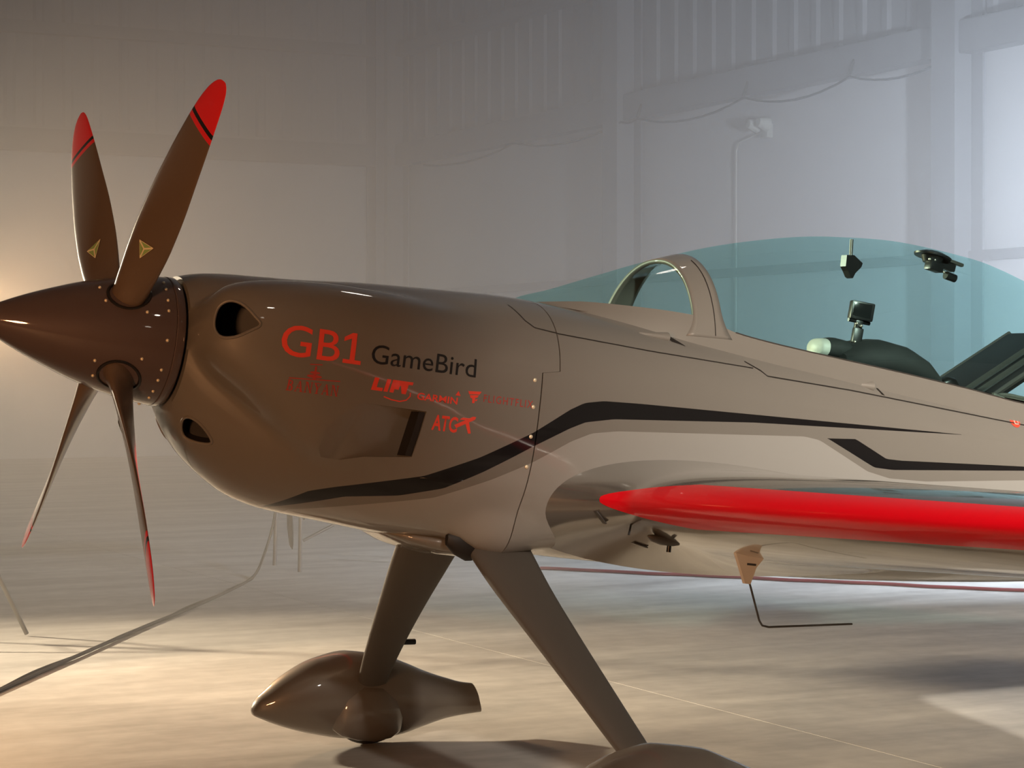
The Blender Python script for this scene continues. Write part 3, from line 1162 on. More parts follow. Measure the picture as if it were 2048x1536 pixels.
# ---- spinner and propeller
spin_x = [-0.395, -0.385, -0.36, -0.32, -0.26, -0.18, -0.10, 0.0, 0.08, 0.155]
spin_r = [0.0, 0.014, 0.031, 0.052, 0.080, 0.112, 0.140, 0.166, 0.180, 0.187]


def spin_rad(x):
    return float(pchip(spin_x, spin_r, np.array([x]))[0])


def revolve(name, prof, material, parent, n=72, angle=30):
    verts, faces = [], []
    for x, rr in prof:
        for k in range(n):
            a = 2 * math.pi * k / n
            verts.append((x, -max(rr, 1e-5) * math.cos(a), max(rr, 1e-5) * math.sin(a)))
    for i in range(len(prof) - 1):
        for k in range(n):
            k2 = (k + 1) % n
            faces.append((i * n + k, i * n + k2, (i + 1) * n + k2, (i + 1) * n + k))
    faces.append([(len(prof) - 1) * n + k for k in range(n)])
    return mesh(name, verts, faces, material, parent, True, angle)


xs = np.concatenate([-0.395 + 0.06 * np.linspace(0, 1, 14) ** 2, np.linspace(-0.33, 0.128, 40)])
spinner = revolve('spinner', [(x, spin_rad(x)) for x in xs], M['dark_paint'], plane)
revolve('backing_plate', [(0.1295, 0.10), (0.1295, 0.184), (0.132, 0.186), (0.150, 0.1865), (0.155, 0.184), (0.156, 0.16)], M['dark_paint'], spinner)
revolve('spinner_hub', [(0.150, 0.0), (0.150, 0.15), (0.172, 0.15)], M['duct'], spinner)
bm = bmesh.new()
bmesh.ops.create_uvsphere(bm, u_segments=10, v_segments=6, radius=0.0050)
scr2 = None
PH = 43.95
spots = []
for qd in range(4):
    c0 = PH - 45 + 90 * qd
    spots += [(0.105, c0 + a) for a in (0, 27, 38, -27, -38)] + [(0.045, c0 + 24), (0.045, c0 - 20), (-0.065, c0 + 36), (-0.075, c0 - 33)]
for x, a in spots:
    if scr2 is None:
        o = scr2 = bm_obj('screw', bm, M['screw'], spinner)
    else:
        o = bpy.data.objects.new('screw', scr2.data)
        link(o, spinner)
    rr = spin_rad(x)
    o.location = (x, -rr * math.cos(R(a)), rr * math.sin(R(a)))

BR = [0.10, 0.16, 0.22, 0.30, 0.40, 0.52, 0.64, 0.74, 0.82, 0.88, 0.92, 0.945, 0.952]
BC = [0.100, 0.100, 0.110, 0.130, 0.150, 0.158, 0.150, 0.136, 0.118, 0.096, 0.070, 0.036, 0.008]
BT = [0.90, 0.75, 0.42, 0.25, 0.17, 0.13, 0.11, 0.10, 0.09, 0.085, 0.08, 0.08, 0.08]
BO = [0.0, 0.0, 0.0, 0.0, 0.0, 0.0, 0.0, -0.002, -0.005, -0.010, -0.016, -0.022, -0.026]


def blade_ring(rad, a, grow=0.0, n=36):
    ch = float(pchip(BR, BC, np.array([rad]))[0]) + grow
    tk = float(pchip(BR, BT, np.array([rad]))[0]) * ch + grow * 0.5
    of = float(pchip(BR, BO, np.array([rad]))[0])
    be = math.atan(1.45 / (2 * math.pi * max(rad, 0.2)))
    t = Vector((0, math.sin(a), math.cos(a)))
    e = Vector((0, -math.cos(a), math.sin(a)))
    xh = Vector((1, 0, 0))
    cdir = t * math.cos(be) - xh * math.sin(be)
    ndir = xh * math.cos(be) + t * math.sin(be)
    out = []
    for k in range(n):
        p = 2 * math.pi * k / n
        cx = math.cos(p)
        # rounded nose on the leading side, thin tail
        th = math.sin(p) * (0.5 + 0.5 * min(1, max(0, (rad - 0.16) / 0.15)) * 0.12 * cx)
        out.append(e * rad + cdir * (cx * ch / 2 + of) + ndir * th * tk)
    return out


def blade_piece(name, r0, r1, a, material, parent, grow=0.0, nst=30, cap=True):
    n = 36
    verts, faces = [], []
    for i in range(nst):
        t = i / (nst - 1)
        rad = r0 + (r1 - r0) * (1 - (1 - t) ** 1.6 if r1 > 0.94 else t)
        verts += blade_ring(rad, a, grow, n)
    for i in range(nst - 1):
        for k in range(n):
            k2 = (k + 1) % n
            faces.append((i * n + k, i * n + k2, (i + 1) * n + k2, (i + 1) * n + k))
    faces.append(list(range(n))[::-1])
    faces.append([(nst - 1) * n + k for k in range(n)])
    return mesh(name, verts, faces, material, parent, True, 50)


for k in range(4):
    a = R(PH) + k * math.pi / 2
    bl = blade_piece('propeller_blade', 0.10, 0.775, a, M['blade'], plane, nst=44)
    blade_piece('tip_band', 0.775, 0.792, a, M['red_tip'], bl, nst=4)
    blade_piece('tip_gap', 0.792, 0.806, a, M['black'], bl, nst=4)
    blade_piece('blade_tip', 0.806, 0.952, a, M['red_tip'], bl, nst=26)
    # sealing ring where the blade enters the spinner
    e = Vector((0, -math.cos(a), math.sin(a)))
    t = Vector((0, math.sin(a), math.cos(a)))
    ring = []
    for q in range(33):
        p = 2 * math.pi * q / 32
        x = 0.058 * math.cos(p)
        tt = 0.052 * math.sin(p)
        rr = spin_rad(x)
        ring.append(Vector((x, 0, 0)) + t * tt + e * (math.sqrt(max(rr * rr - tt * tt, 0)) + 0.001))
    bm = bmesh.new()
    bm_tube(bm, ring, 0.0045, 6, caps=False)
    bm_obj('root_seal', bm, M['black'], bl)
    # triangular emblem on the front face
    be_r = 0.345
    be = math.atan(1.45 / (2 * math.pi * be_r))
    cdir = t * math.cos(be) - Vector((1, 0, 0)) * math.sin(be)
    ndir = Vector((1, 0, 0)) * math.cos(be) + t * math.sin(be)
    cen = e * be_r - ndir * (0.140 * 0.215 * 0.5 + 0.0010)
    bm = bmesh.new()
    cor = [(0.0274, 0.0104), (-0.0263, 0.0248), (0.002, -0.0387)]

    def em(p, lift):
        # follow the blade's curve
        sag = (p[0] / 0.070) ** 2 * 0.0045
        return cen + cdir * p[0] + e * p[1] + ndir * (sag - lift - 0.0015)
    fo = bm.faces.new([bm.verts.new(em(p, 0)) for p in cor])
    ob = bm_obj('emblem', bm, M['emblem_gold'], bl, smooth=False)
    bm = bmesh.new()
    g = (sum(p[0] for p in cor) / 3, sum(p[1] for p in cor) / 3)
    for i in range(3):
        p, q = cor[i], cor[(i + 1) % 3]
        tri = [p, q, g]
        c3 = (sum(v[0] for v in tri) / 3, sum(v[1] for v in tri) / 3)
        bm.faces.new([bm.verts.new(em((c3[0] + (v[0] - c3[0]) * 0.74, c3[1] + (v[1] - c3[1]) * 0.74), 0.0006)) for v in tri])
    bm_obj('emblem_fill', bm, M['emblem_green'], bl, smooth=False)

# ---- canopy
KX = [1.235, 1.258, 1.376, 1.55, 1.724, 2.055, 2.387, 2.697, 2.957, 3.251, 3.60, 4.00, 4.35]
KT = [0.265, 0.283, 0.328, 0.400, 0.471, 0.582, 0.652, 0.678, 0.668, 0.611, 0.515, 0.375, 0.270]
KW = [0.070, 0.115, 0.205, 0.280, 0.322, 0.345, 0.350, 0.345, 0.338, 0.318, 0.278, 0.200, 0.090]
GEX = [1.235, 1.30, 1.45, 1.60, 1.72, 1.80, 1.86, 2.00, 2.208, 2.527, 2.776, 3.05, 3.60, 4.00, 4.35]
GEZ = [0.264, 0.275, 0.292, 0.293, 0.290, 0.274, 0.255, 0.238, 0.224, 0.206, 0.190, 0.170, 0.190, 0.225, 0.262]
KZ0 = 0.10


def can(x, ph, grow=0.0):
    """ph 0 = port base, pi/2 = crown."""
    zt, ww = float(pchip(KX, KT, np.array([x]))[0]) + grow, float(pchip(KX, KW, np.array([x]))[0]) + grow
    c, s_ = math.cos(ph), math.sin(ph)
    n = 2.15
    rr = ((abs(c) / ww) ** n + (abs(s_) / (zt - KZ0)) ** n) ** (-1 / n)
    return Vector((x, -rr * c, KZ0 + rr * s_))


def can_edge(x):
    zg = float(pchip(GEX, GEZ, np.array([x]))[0])
    lo, hi = 0.0, math.pi / 2
    for _ in range(30):
        m_ = (lo + hi) / 2
        if can(x, m_).z < zg:
            lo = m_
        else:
            hi = m_
    return lo


def can_grid(name, xs, rng, material, parent, n=40, grow=0.0, thick=0.0):
    verts, faces = [], []
    for x in xs:
        p0, p1 = rng(x)
        for k in range(n + 1):
            verts.append(can(x, p0 + (p1 - p0) * k / n, grow))
    m_ = n + 1
    for i in range(len(xs) - 1):
        for k in range(n):
            faces.append((i * m_ + k, i * m_ + k + 1, (i + 1) * m_ + k + 1, (i + 1) * m_ + k))
    o = mesh(name, verts, faces, material, parent, True, 40)
    if thick:
        sd = o.modifiers.new('thick', 'SOLIDIFY')
        sd.thickness = thick
        sd.offset = 0
    return o


xg = np.concatenate([np.linspace(1.245, 1.5, 14)[:-1], np.linspace(1.5, 4.3, 70)])
canopy = can_grid('canopy_glass', xg, lambda x: (can_edge(x), math.pi - can_edge(x)), M['glass'], plane, 48)
xf = np.linspace(1.240, 4.34, 90)
frame = can_grid('canopy_frame', xf, lambda x: (0.0, can_edge(x) + 0.004), M['paint'], plane, 12, grow=0.0015)
can_grid('canopy_frame', xf, lambda x: (math.pi, math.pi - can_edge(x) - 0.004), M['paint'], plane, 12, grow=0.0015)
# windscreen hoop, wider at its feet
verts, faces = [], []
NH = 72
for k in range(NH + 1):
    t = k / NH
    xm = 1.780
    e0 = can_edge(xm)
    ph = e0 - 0.16 + (math.pi - 2 * e0 + 0.32) * t
    f = abs(2 * t - 1)
    hw = 0.037 + 0.012 * f + 0.030 * max(0, (f - 0.76) / 0.24) ** 2.2
    for j in range(7):
        verts.append(can(xm + hw * (j / 3 - 1), ph, 0.0021))
for k in range(NH):
    for j in range(6):
        faces.append((k * 7 + j, k * 7 + j + 1, (k + 1) * 7 + j + 1, (k + 1) * 7 + j))
hoop = mesh('windscreen_hoop', verts, faces, M['paint'], plane, True, 60)
sd = hoop.modifiers.new('thick', 'SOLIDIFY')
sd.thickness = 0.016
sd.offset = -1
# split line on the hoop
pp = [can(1.800, can_edge(1.80) - 0.12 + (0.85) * k / 12, 0.0042) for k in range(13)]
tube('hoop_seam', pp, 0.0012, M['seam'], hoop, 5)
tube('canopy_seal', [can(x, can_edge(x) + 0.004, 0.0015) for x in np.linspace(1.87, 3.6, 60)], 0.0022, M['steel'], canopy, 5)

# dark cockpit deck
vv, ff = [], []
xs = np.linspace(1.30, 3.55, 40)
for x in xs:
    zt = float(pchip(TX, TZT, np.array([x]))[0]) + 0.006
    ww = float(pchip(KX, KW, np.array([x]))[0]) * 0.8
    for k in range(9):
        vv.append((x, -ww + 2 * ww * k / 8, zt - 0.012 * (2 * k / 8 - 1) ** 2))
for i in range(len(xs) - 1):
    for k in range(8):
        ff.append((i * 9 + k, i * 9 + k + 1, (i + 1) * 9 + k + 1, (i + 1) * 9 + k))
mesh('cockpit_deck', vv, ff, M['fabric'], plane)


def blob_loft(name, secs, material, parent, n=20, ex=2.4, angle=45):
    """secs: (x, y, z, half width, half height) ellipse sections along x."""
    verts, faces = [], []
    for (x, y, z, a, b) in secs:
        for k in range(n):
            p = 2 * math.pi * k / n
            c, s_ = math.cos(p), math.sin(p)
            verts.append((x, y + a * math.copysign(abs(c) ** (2 / ex), c), z + b * math.copysign(abs(s_) ** (2 / ex), s_)))
    for i in range(len(secs) - 1):
        for k in range(n):
            k2 = (k + 1) % n
            faces.append((i * n + k, i * n + k2, (i + 1) * n + k2, (i + 1) * n + k))
    faces.append(list(range(n))[::-1])
    faces.append([(len(secs) - 1) * n + k for k in range(n)])
    return mesh(name, verts, faces, material, parent, True, angle)


# rear instrument hood (dark hump) and front headrest with its pale face
blob_loft('instrument_hood', [(2.46, 0, 0.245, 0.10, 0.03), (2.52, 0, 0.262, 0.16, 0.055), (2.60, 0, 0.268, 0.185, 0.068), (2.68, 0, 0.262, 0.185, 0.066),
                              (2.76, 0, 0.240, 0.175, 0.056), (2.82, 0, 0.215, 0.15, 0.035)], M['fabric'], plane)
hr = blob_loft('headrest', [(2.420, 0, 0.282, 0.055, 0.032), (2.445, 0, 0.285, 0.075, 0.036), (2.49, 0, 0.284, 0.075, 0.034), (2.52, 0, 0.272, 0.065, 0.022)], M['fabric'], plane)
blob_loft('headrest_face', [(2.392, 0, 0.280, 0.045, 0.024), (2.398, 0, 0.281, 0.052, 0.030), (2.419, 0, 0.282, 0.055, 0.0325)], M['white'], hr)
blob_loft('grab_knob', [(2.835, -0.12, 0.215, 0.02, 0.012), (2.85, -0.12, 0.220, 0.03, 0.02), (2.88, -0.12, 0.220, 0.03, 0.02), (2.90, -0.12, 0.212, 0.02, 0.01)], M['plastic'], plane)

# reclined rear seat with harness
st = empty('pilot_seat', (0, 0, 0), parent=plane)
bm = bmesh.new()
bm_box(bm, (3.15, 0.0, 0.29), (0.56, 0.40, 0.035), Matrix.Rotation(R(-35), 3, 'Y'), 0.012)
bm_obj('seat_back', bm, M['plastic'], st)
for yy in (-0.205, 0.205):
    tube('seat_rail', [(2.91, yy, 0.135), (3.38, yy, 0.462)], 0.010, M['steel'], st, 6)
for yy in (-0.13, -0.05):
    bm = bmesh.new()
    bm_box(bm, (3.138, yy, 0.307), (0.50, 0.045, 0.006), Matrix.Rotation(R(-35), 3, 'Y'), 0.002)
    bm_obj('harness_strap', bm, M['fabric'], st)
for (x, yy, z) in ((2.955, -0.27, 0.183), (2.935, -0.25, 0.172)):
    bm = bmesh.new()
    bm_box(bm, (x, yy, z), (0.05, 0.03, 0.02), Matrix.Rotation(R(12), 3, 'Y'), 0.006)
    bm_obj('harness_buckle', bm, M['chrome'], st)
bm = bmesh.new()
bm_tube(bm, smooth_path([(2.960, -0.26, 0.186), (3.00, -0.26, 0.196), (3.08, -0.26, 0.194), (3.20, -0.26, 0.190)], 4), 0.008, 8)
bm_obj('throttle_rod', bm, M['chrome'], st)
# red latch badge on the rail
bm = bmesh.new()
bm_poly(bm, [(2.985 + 0.022 * math.cos(k * math.pi / 8), 0.108 + 0.020 * math.sin(k * math.pi / 8)) for k in range(16)])
lay('latch_badge', bm, M['vinyl_red'], fuselage)
bm = bmesh.new()
bm_ribbon(bm, [(2.982, 0.100), (2.982, 0.116), (2.998, 0.116), (2.998, 0.100), (2.982, 0.100)], 0.003)
lay('latch_mark', bm, M['white'], fuselage, off=0.0025)

# ---- wings
WT = 0.156


def naca(t, s_):
    return 5 * t * (0.2969 * math.sqrt(max(s_, 0)) - 0.126 * s_ - 0.3516 * s_ ** 2 + 0.2843 * s_ ** 3 - 0.1036 * s_ ** 4)


def wing_sec(y):
    """leading edge x, z, chord, thickness scale at span station y (>0)"""
    xle = 1.37 + 0.04 * (y - 0.45)
    zz = -0.307 + 0.024 * (y - 0.45)
    ch = 1.75 + (0.75 - 1.75) * (y - 0.40) / 3.4
    f = max(0.0, 1 - (y - 0.30) / 0.34)
    xle -= 0.20 * f ** 1.8
    ch += 0.30 * f ** 1.8
    tk = WT * (1 + 0.10 * f ** 2)
    if y > 3.6:
        g = (y - 3.6) / 0.25
        tk *= math.sqrt(max(1 - g * g * 0.9, 0.02))
    return xle, zz, ch, tk


def wing(sgn):
    ys = [0.25, 0.28] + [0.30 + 0.01 * k for k in range(62)] + [1.0, 1.1, 1.25, 1.5, 1.8, 2.1, 2.5, 2.9, 3.3, 3.6, 3.7, 3.78, 3.83, 3.85]
    ss = [0.5 * (1 - math.cos(math.pi * k / 40)) for k in range(41)]
    ss = [v ** 1.15 for v in ss]
    verts, faces = [], []
    prof = [(q, 1) for q in ss[::-1]] + [(q, -1) for q in ss[1:]]
    n = len(prof)
    for y in ys:
        xle, zz, ch, tk = wing_sec(y)
        for q, sg in prof:
            verts.append((xle + q * ch, sgn * y, zz + sg * naca(tk, q) * ch))
    for i in range(len(ys) - 1):
        for k in range(n - 1):
            faces.append((i * n + k, i * n + k + 1, (i + 1) * n + k + 1, (i + 1) * n + k))
    faces.append([k for k in range(n)])
    faces.append([(len(ys) - 1) * n + k for k in range(n)])
    wg = mesh('wing', verts, faces, M['silver'], plane, True, 40)
    # red leading-edge band, pointed at the root
    yy = np.concatenate([np.linspace(0.52, 0.90, 40), np.linspace(0.93, 3.84, 40)])
    v2, f2 = [], []
    m_ = 25
    for y in yy:
        xle, zz, ch, tk = wing_sec(y)
        t = min(1, max(0, (y - 0.52) / 0.38))
        wd = 0.030 * t ** 1.1 + 0.0002
        for k in range(m_):
            a = (k / (m_ - 1)) * 2 - 1
            q = wd * a * a
            off = 0.0028
            v2.append((xle + q * ch - off * (1 - abs(a)), sgn * y, zz - math.copysign(1, a) * naca(tk, q) * ch * 1.0 - a * off))
    for i in range(len(yy) - 1):
        for k in range(m_ - 1):
            f2.append((i * m_ + k, i * m_ + k + 1, (i + 1) * m_ + k + 1, (i + 1) * m_ + k))
    mesh('leading_edge_band', v2, f2, M['red'], wg, True, 60)
    return wg


wing_p = wing(-1)
wing_s = wing(1)


def wing_low(x, y):
    xle, zz, ch, tk = wing_sec(y)
    return zz - naca(tk, (x - xle) / ch) * ch


def wing_up(x, y):
    xle, zz, ch, tk = wing_sec(y)
    return zz + naca(tk, (x - xle) / ch) * ch


# probe under the port wing: cream pylon and bent rod
zb = wing_low(1.69, 0.8)
bm = bmesh.new()
pr = [(1.635, 0.012), (1.745, 0.012), (1.712, -0.030), (1.703, -0.062), (1.698, -0.078), (1.680, -0.078), (1.664, -0.045)]
fr0 = [bm.verts.new((x, -0.8 - 0.007, zb + z)) for x, z in pr]
fr1 = [bm.verts.new((x, -0.8 + 0.007, zb + z)) for x, z in pr]
bm.faces.new(fr0)
bm.faces.new(fr1[::-1])
for k in range(len(pr)):
    k2 = (k + 1) % len(pr)
    bm.faces.new((fr0[k], fr1[k], fr1[k2], fr0[k2]))
py = bm_obj('probe_pylon', bm, M['cream'], wing_p, angle=20)
rod = [(1.692, -0.8, zb - 0.06), (1.745, -0.8, zb - 0.178), (1.757, -0.8, zb - 0.192), (1.78, -0.8, zb - 0.195), (2.07, -0.8, zb - 0.165)]
tube('probe_rod', rod, 0.0032, M['steel'], py, 6)
box('probe_mark', (1.694, -0.8075, zb - 0.022), (0.030, 0.0015, 0.006), M['steel'], py)
# fuel drain pod, vent pins and a hatch near the wing root
x, y = 1.50, 0.62
zb = wing_low(x, y)
pod = blob_loft('vent_pod', [(1.455, -y, zb + 0.000, 0.003, 0.003), (1.47, -y, zb - 0.004, 0.012, 0.010), (1.50, -y, zb - 0.008, 0.017, 0.014), (1.54, -y, zb - 0.010, 0.015, 0.012), (1.56, -y, zb - 0.010, 0.009, 0.008)], M['steel'], wing_p)
tube('vent_pin', [(1.53, -y, zb + 0.004), (1.53, -y, zb - 0.040)], 0.007, M['plastic'], pod, 8)
tube('vent_pin', [(1.42, -0.58, wing_low(1.42, 0.58) + 0.01), (1.415, -0.58, wing_low(1.42, 0.58) - 0.03)], 0.003, M['plastic'], wing_p, 6)
for (xa, ya, sx, sy) in ((1.36, 0.50, 0.05, 0.022), (1.52, 0.47, 0.05, 0.022)):
    z_ = wing_low(xa, ya)
    dz = (wing_low(xa + 0.02, ya) - wing_low(xa - 0.02, ya)) / 0.04
    bm = bmesh.new()
    bm_box(bm, (xa, -ya, z_ - 0.001), (sx, sy, 0.004), Matrix.Rotation(math.atan(-dz), 3, 'Y'), 0.0015)
    bm_obj('drain_cover', bm, M['steel'], wing_p)

# ---- undercarriage
AX, AZ = 1.385, -1.095          # wheel centre in the aeroplane frame


def leg(sgn):
    # centre line from the belly to the axle; (x centre, y, z, chord, thickness)
    secs = [(1.168, 0.16, -0.430, 0.232, 0.060), (1.178, 0.22, -0.476, 0.226, 0.056), (1.202, 0.35, -0.580, 0.204, 0.050), (1.240, 0.52, -0.705, 0.172, 0.044),
            (1.285, 0.705, -0.842, 0.142, 0.038), (1.325, 0.855, -0.957, 0.120, 0.034), (1.350, 0.935, -1.020, 0.108, 0.032), (1.372, 0.985, -1.075, 0.10, 0.030)]
    n = 28
    verts, faces = [], []
    T = np.array(secs)
    tt = np.linspace(0, 1, len(secs))
    st_ = np.linspace(0, 1, 36)
    S = np.stack([pchip(tt, T[:, k], st_) for k in range(5)], -1)
    for i, (x, y, z, ch, tk) in enumerate(S):
        j0, j1 = max(i - 1, 0), min(i + 1, len(S) - 1)
        dy, dz = S[j1, 1] - S[j0, 1], S[j1, 2] - S[j0, 2]
        L = math.hypot(dy, dz)
        ny, nz = -dz / L, dy / L
        for k in range(n):
            p = 2 * math.pi * k / n
            cx = math.cos(p)
            th = math.sin(p) * tk / 2 * (1 - 0.35 * cx)
            verts.append((x + cx * ch / 2, sgn * (y + ny * th), z + nz * th))
    for i in range(len(S) - 1):
        for k in range(n):
            k2 = (k + 1) % n
            faces.append((i * n + k, i * n + k2, (i + 1) * n + k2, (i + 1) * n + k))
    faces.append(list(range(n)))
    faces.append([(len(S) - 1) * n + k for k in range(n)])
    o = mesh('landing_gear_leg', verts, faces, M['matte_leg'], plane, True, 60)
    return o


def pant(sgn):
    X = [0.960, 0.966, 1.00, 1.07, 1.18, 1.30, 1.42, 1.52, 1.60, 1.68, 1.76, 1.815]
    ZT = [-1.150, -1.132, -1.092, -1.028, -0.962, -0.930, -0.934, -0.958, -0.982, -1.000, -1.012, -1.014]
    ZB = [-1.160, -1.172, -1.186, -1.206, -1.226, -1.236, -1.232, -1.212, -1.182, -1.152, -1.128, -1.116]
    W_ = [0.004, 0.020, 0.046, 0.078, 0.108, 0.124, 0.122, 0.104, 0.080, 0.055, 0.036, 0.030]
    xs = np.concatenate([0.960 + 0.06 * np.linspace(0, 1, 10) ** 2, np.linspace(1.03, 1.815, 40)])
    n = 40
    verts, faces = [], []
    for i, x in enumerate(xs):
        zt, zb_, ww = (float(pchip(X, T, np.array([x]))[0]) for T in (ZT, ZB, W_))
        for k in range(n):
            p = 2 * math.pi * k / n
            c, s_ = math.cos(p), math.sin(p)
            zc, hz = (zt + zb_) / 2, (zt - zb_) / 2
            ex = 2 / 2.25
            sl = max(0, (x - 1.70) / 0.115) * 0.024 * (-s_)      # raked tail cut
            verts.append((x + sl, sgn * 1.05 + ww * math.copysign(abs(c) ** ex, c), zc + hz * math.copysign(abs(s_) ** ex, s_)))
    for i in range(len(xs) - 1):
        for k in range(n):
            k2 = (k + 1) % n
            faces.append((i * n + k, i * n + k2, (i + 1) * n + k2, (i + 1) * n + k))
    faces.append(list(range(n)))
    faces.append([(len(xs) - 1) * n + k for k in range(n)])
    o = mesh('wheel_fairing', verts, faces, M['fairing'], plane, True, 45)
    # cuff where the leg enters
    blob_loft('leg_cuff', [(1.225, sgn * 0.970, -1.150, 0.004, 0.03), (1.235, sgn * 0.965, -1.145, 0.022, 0.055), (1.265, sgn * 0.957, -1.138, 0.036, 0.080), (1.32, sgn * 0.950, -1.130, 0.046, 0.098), (1.39, sgn * 0.950, -1.132, 0.048, 0.098),
                           (1.45, sgn * 0.957, -1.138, 0.036, 0.078), (1.485, sgn * 0.965, -1.145, 0.020, 0.050), (1.495, sgn * 0.970, -1.148, 0.004, 0.03)], M['fairing'], o, 24, 2.1)
    # tyre
    bm = bmesh.new()
    RR, rr = 0.104, 0.051
    n1, n2 = 40, 14
    vs_ = [[bm.verts.new(((RR + rr * math.cos(2 * math.pi * b / n2)) * math.cos(2 * math.pi * a / n1), rr * 1.05 * math.sin(2 * math.pi * b / n2),
                          (RR + rr * math.cos(2 * math.pi * b / n2)) * math.sin(2 * math.pi * a / n1))) for b in range(n2)] for a in range(n1)]
    for a in range(n1):
        for b in range(n2):
            bm.faces.new((vs_[a][b], vs_[(a + 1) % n1][b], vs_[(a + 1) % n1][(b + 1) % n2], vs_[a][(b + 1) % n2]))
    ty = bm_obj('tyre', bm, M['rubber'], o)
    zw = 1.42 + AZ * math.cos(PA) - AX * math.sin(PA)
    dz = (0.155 - zw) / math.cos(PA)
    ty.location = (AX + 0.01, sgn * 1.05, AZ + dz)
    bm = bmesh.new()
    bmesh.ops.create_uvsphere(bm, u_segments=10, v_segments=6, radius=0.0055)
    for (x, z) in ((1.27, -1.19), (1.36, -1.20)):
        b2 = bm.copy()
        so = bm_obj('screw', b2, M['chrome'], o)
        so.location = (x, sgn * 1.05 + 0.112, z) if sgn < 0 else (x, 1.05 - 0.114, z)
    bm.free()
    return o


for sgn in (-1, 1):
    lg = leg(sgn)
    pant(sgn)
    if sgn > 0:
        tube('brake_fitting', [(1.35, 0.81, -0.870), (1.435, 0.81, -0.862)], 0.010, M['plastic'], lg, 8)

# belly outlet with exhaust stub
bm = bmesh.new()
blob_loft('belly_outlet', [(0.86, 0, -0.470, 0.10, 0.010), (0.93, 0, -0.480, 0.17, 0.026), (1.02, 0, -0.488, 0.21, 0.038), (1.12, 0, -0.490, 0.215, 0.036), (1.19, 0, -0.487, 0.20, 0.028), (1.24, 0, -0.480, 0.17, 0.012)], M['paint'], plane, 36, 2.6)
ex = blob_loft('exhaust_shroud', [(1.00, -0.245, -0.470, 0.01, 0.02), (1.03, -0.245, -0.475, 0.026, 0.040), (1.07, -0.240, -0.485, 0.028, 0.045), (1.09, -0.240, -0.488, 0.024, 0.040)], M['duct'], plane, 20, 2.1)
tube('exhaust_stub', [(1.05, -0.25, -0.505), (1.125, -0.262, -0.500)], 0.009, M['chrome'], ex, 10)
tube('exhaust_stub', [(1.095, -0.257, -0.502), (1.132, -0.263, -0.500)], 0.013, M['chrome'], ex, 10)

# ---- tail, out of frame
for sgn in (-1, 1):
    vv, ff = [], []
    for (y, x0, ch) in ((0.03, 5.05, 0.95), (1.0, 5.22, 0.72), (1.55, 5.32, 0.55)):
        for q, sg in [(q, 1) for q in (1, .7, .4, .2, .08, .02, 0)] + [(q, -1) for q in (.02, .08, .2, .4, .7, 1)]:
            vv.append((x0 + q * ch, sgn * y, 0.06 + sg * naca(0.10, q) * ch))
    for i in range(2):
        for k in range(12):
            ff.append((i * 13 + k, i * 13 + k + 1, (i + 1) * 13 + k + 1, (i + 1) * 13 + k))
    ff += [list(range(13)), [26 + k for k in range(13)]]
    mesh('tailplane', vv, ff, M['silver'], plane, True, 40)
vv, ff = [], []
for (z, x0, ch) in ((0.05, 5.0, 1.15), (0.6, 5.35, 0.95), (1.12, 5.68, 0.70)):
    for q, sg in [(q, 1) for q in (1, .7, .4, .2, .08, .02, 0)] + [(q, -1) for q in (.02, .08, .2, .4, .7, 1)]:
        vv.append((x0 + q * ch, sg * naca(0.10, q) * ch, z))
for i in range(2):
    for k in range(12):
        ff.append((i * 13 + k, i * 13 + k + 1, (i + 1) * 13 + k + 1, (i + 1) * 13 + k))
ff += [list(range(13)), [26 + k for k in range(13)]]
mesh('tail_fin', vv, ff, M['paint'], plane, True, 40)
tl = tube('tailwheel_spring', [(5.3, 0, -0.20), (5.75, 0, -0.45), (5.86, 0, -0.58)], 0.014, M['steel'], plane)
bm = bmesh.new()
bmesh.ops.create_cone(bm, cap_ends=True, segments=24, radius1=0.075, radius2=0.075, depth=0.05, matrix=Matrix.Translation((5.87, 0, -0.605)) @ Matrix.Rotation(R(90), 4, 'X'))
bm_obj('tailwheel', bm, M['rubber'], plane)

# ------------------------------------------------------------------ cameras and mounts in the cockpit (own things)


def in_plane(o, p, tilt=0.0, turn=0.0):
    o.location = a2w(p)
    o.rotation_euler = (0, PA + tilt, turn)
    return o


# action camera on a clamp standing on the hood
ac = empty('action_camera')
tag(ac, 'black action camera on a jointed clamp standing on the dark cockpit hood', 'camera')
in_plane(ac, (2.520, -0.03, 0.300), 0.05, R(-20))
box('camera_body', (0.012, 0, 0.122), (0.080, 0.040, 0.062), M['plastic'], ac, bevel=0.006)
box('camera_screen', (0.010, -0.0205, 0.124), (0.062, 0.003, 0.046), M['screen'], ac, bevel=0.001)
bm = bmesh.new()
bmesh.ops.create_cone(bm, cap_ends=True, segments=16, radius1=0.014, radius2=0.014, depth=0.012, matrix=Matrix.Translation((0.035, 0.026, 0.14)) @ Matrix.Rotation(R(90), 4, 'X'))
bm_obj('lens', bm, M['screen'], ac)
box('mount_fork', (0.010, 0, 0.078), (0.026, 0.022, 0.036), M['plastic'], ac, bevel=0.004)
tube('thumb_screw', [(-0.030, -0.012, 0.086), (0.05, 0.01, 0.086)], 0.0065, M['plastic'], ac, 8)
box('mount_post', (0.012, 0, 0.032), (0.034, 0.030, 0.066), M['plastic'], ac, bevel=0.006)
for (x, z) in ((0.0, 0.078), (0.016, 0.072), (0.004, 0.016), (0.012, 0.005)):
    bm = bmesh.new()
    bmesh.ops.create_uvsphere(bm, u_segments=10, v_segments=6, radius=0.006)
    bm_obj('mount_bolt', bm, M['chrome'], ac, loc=(x, -0.017, z))

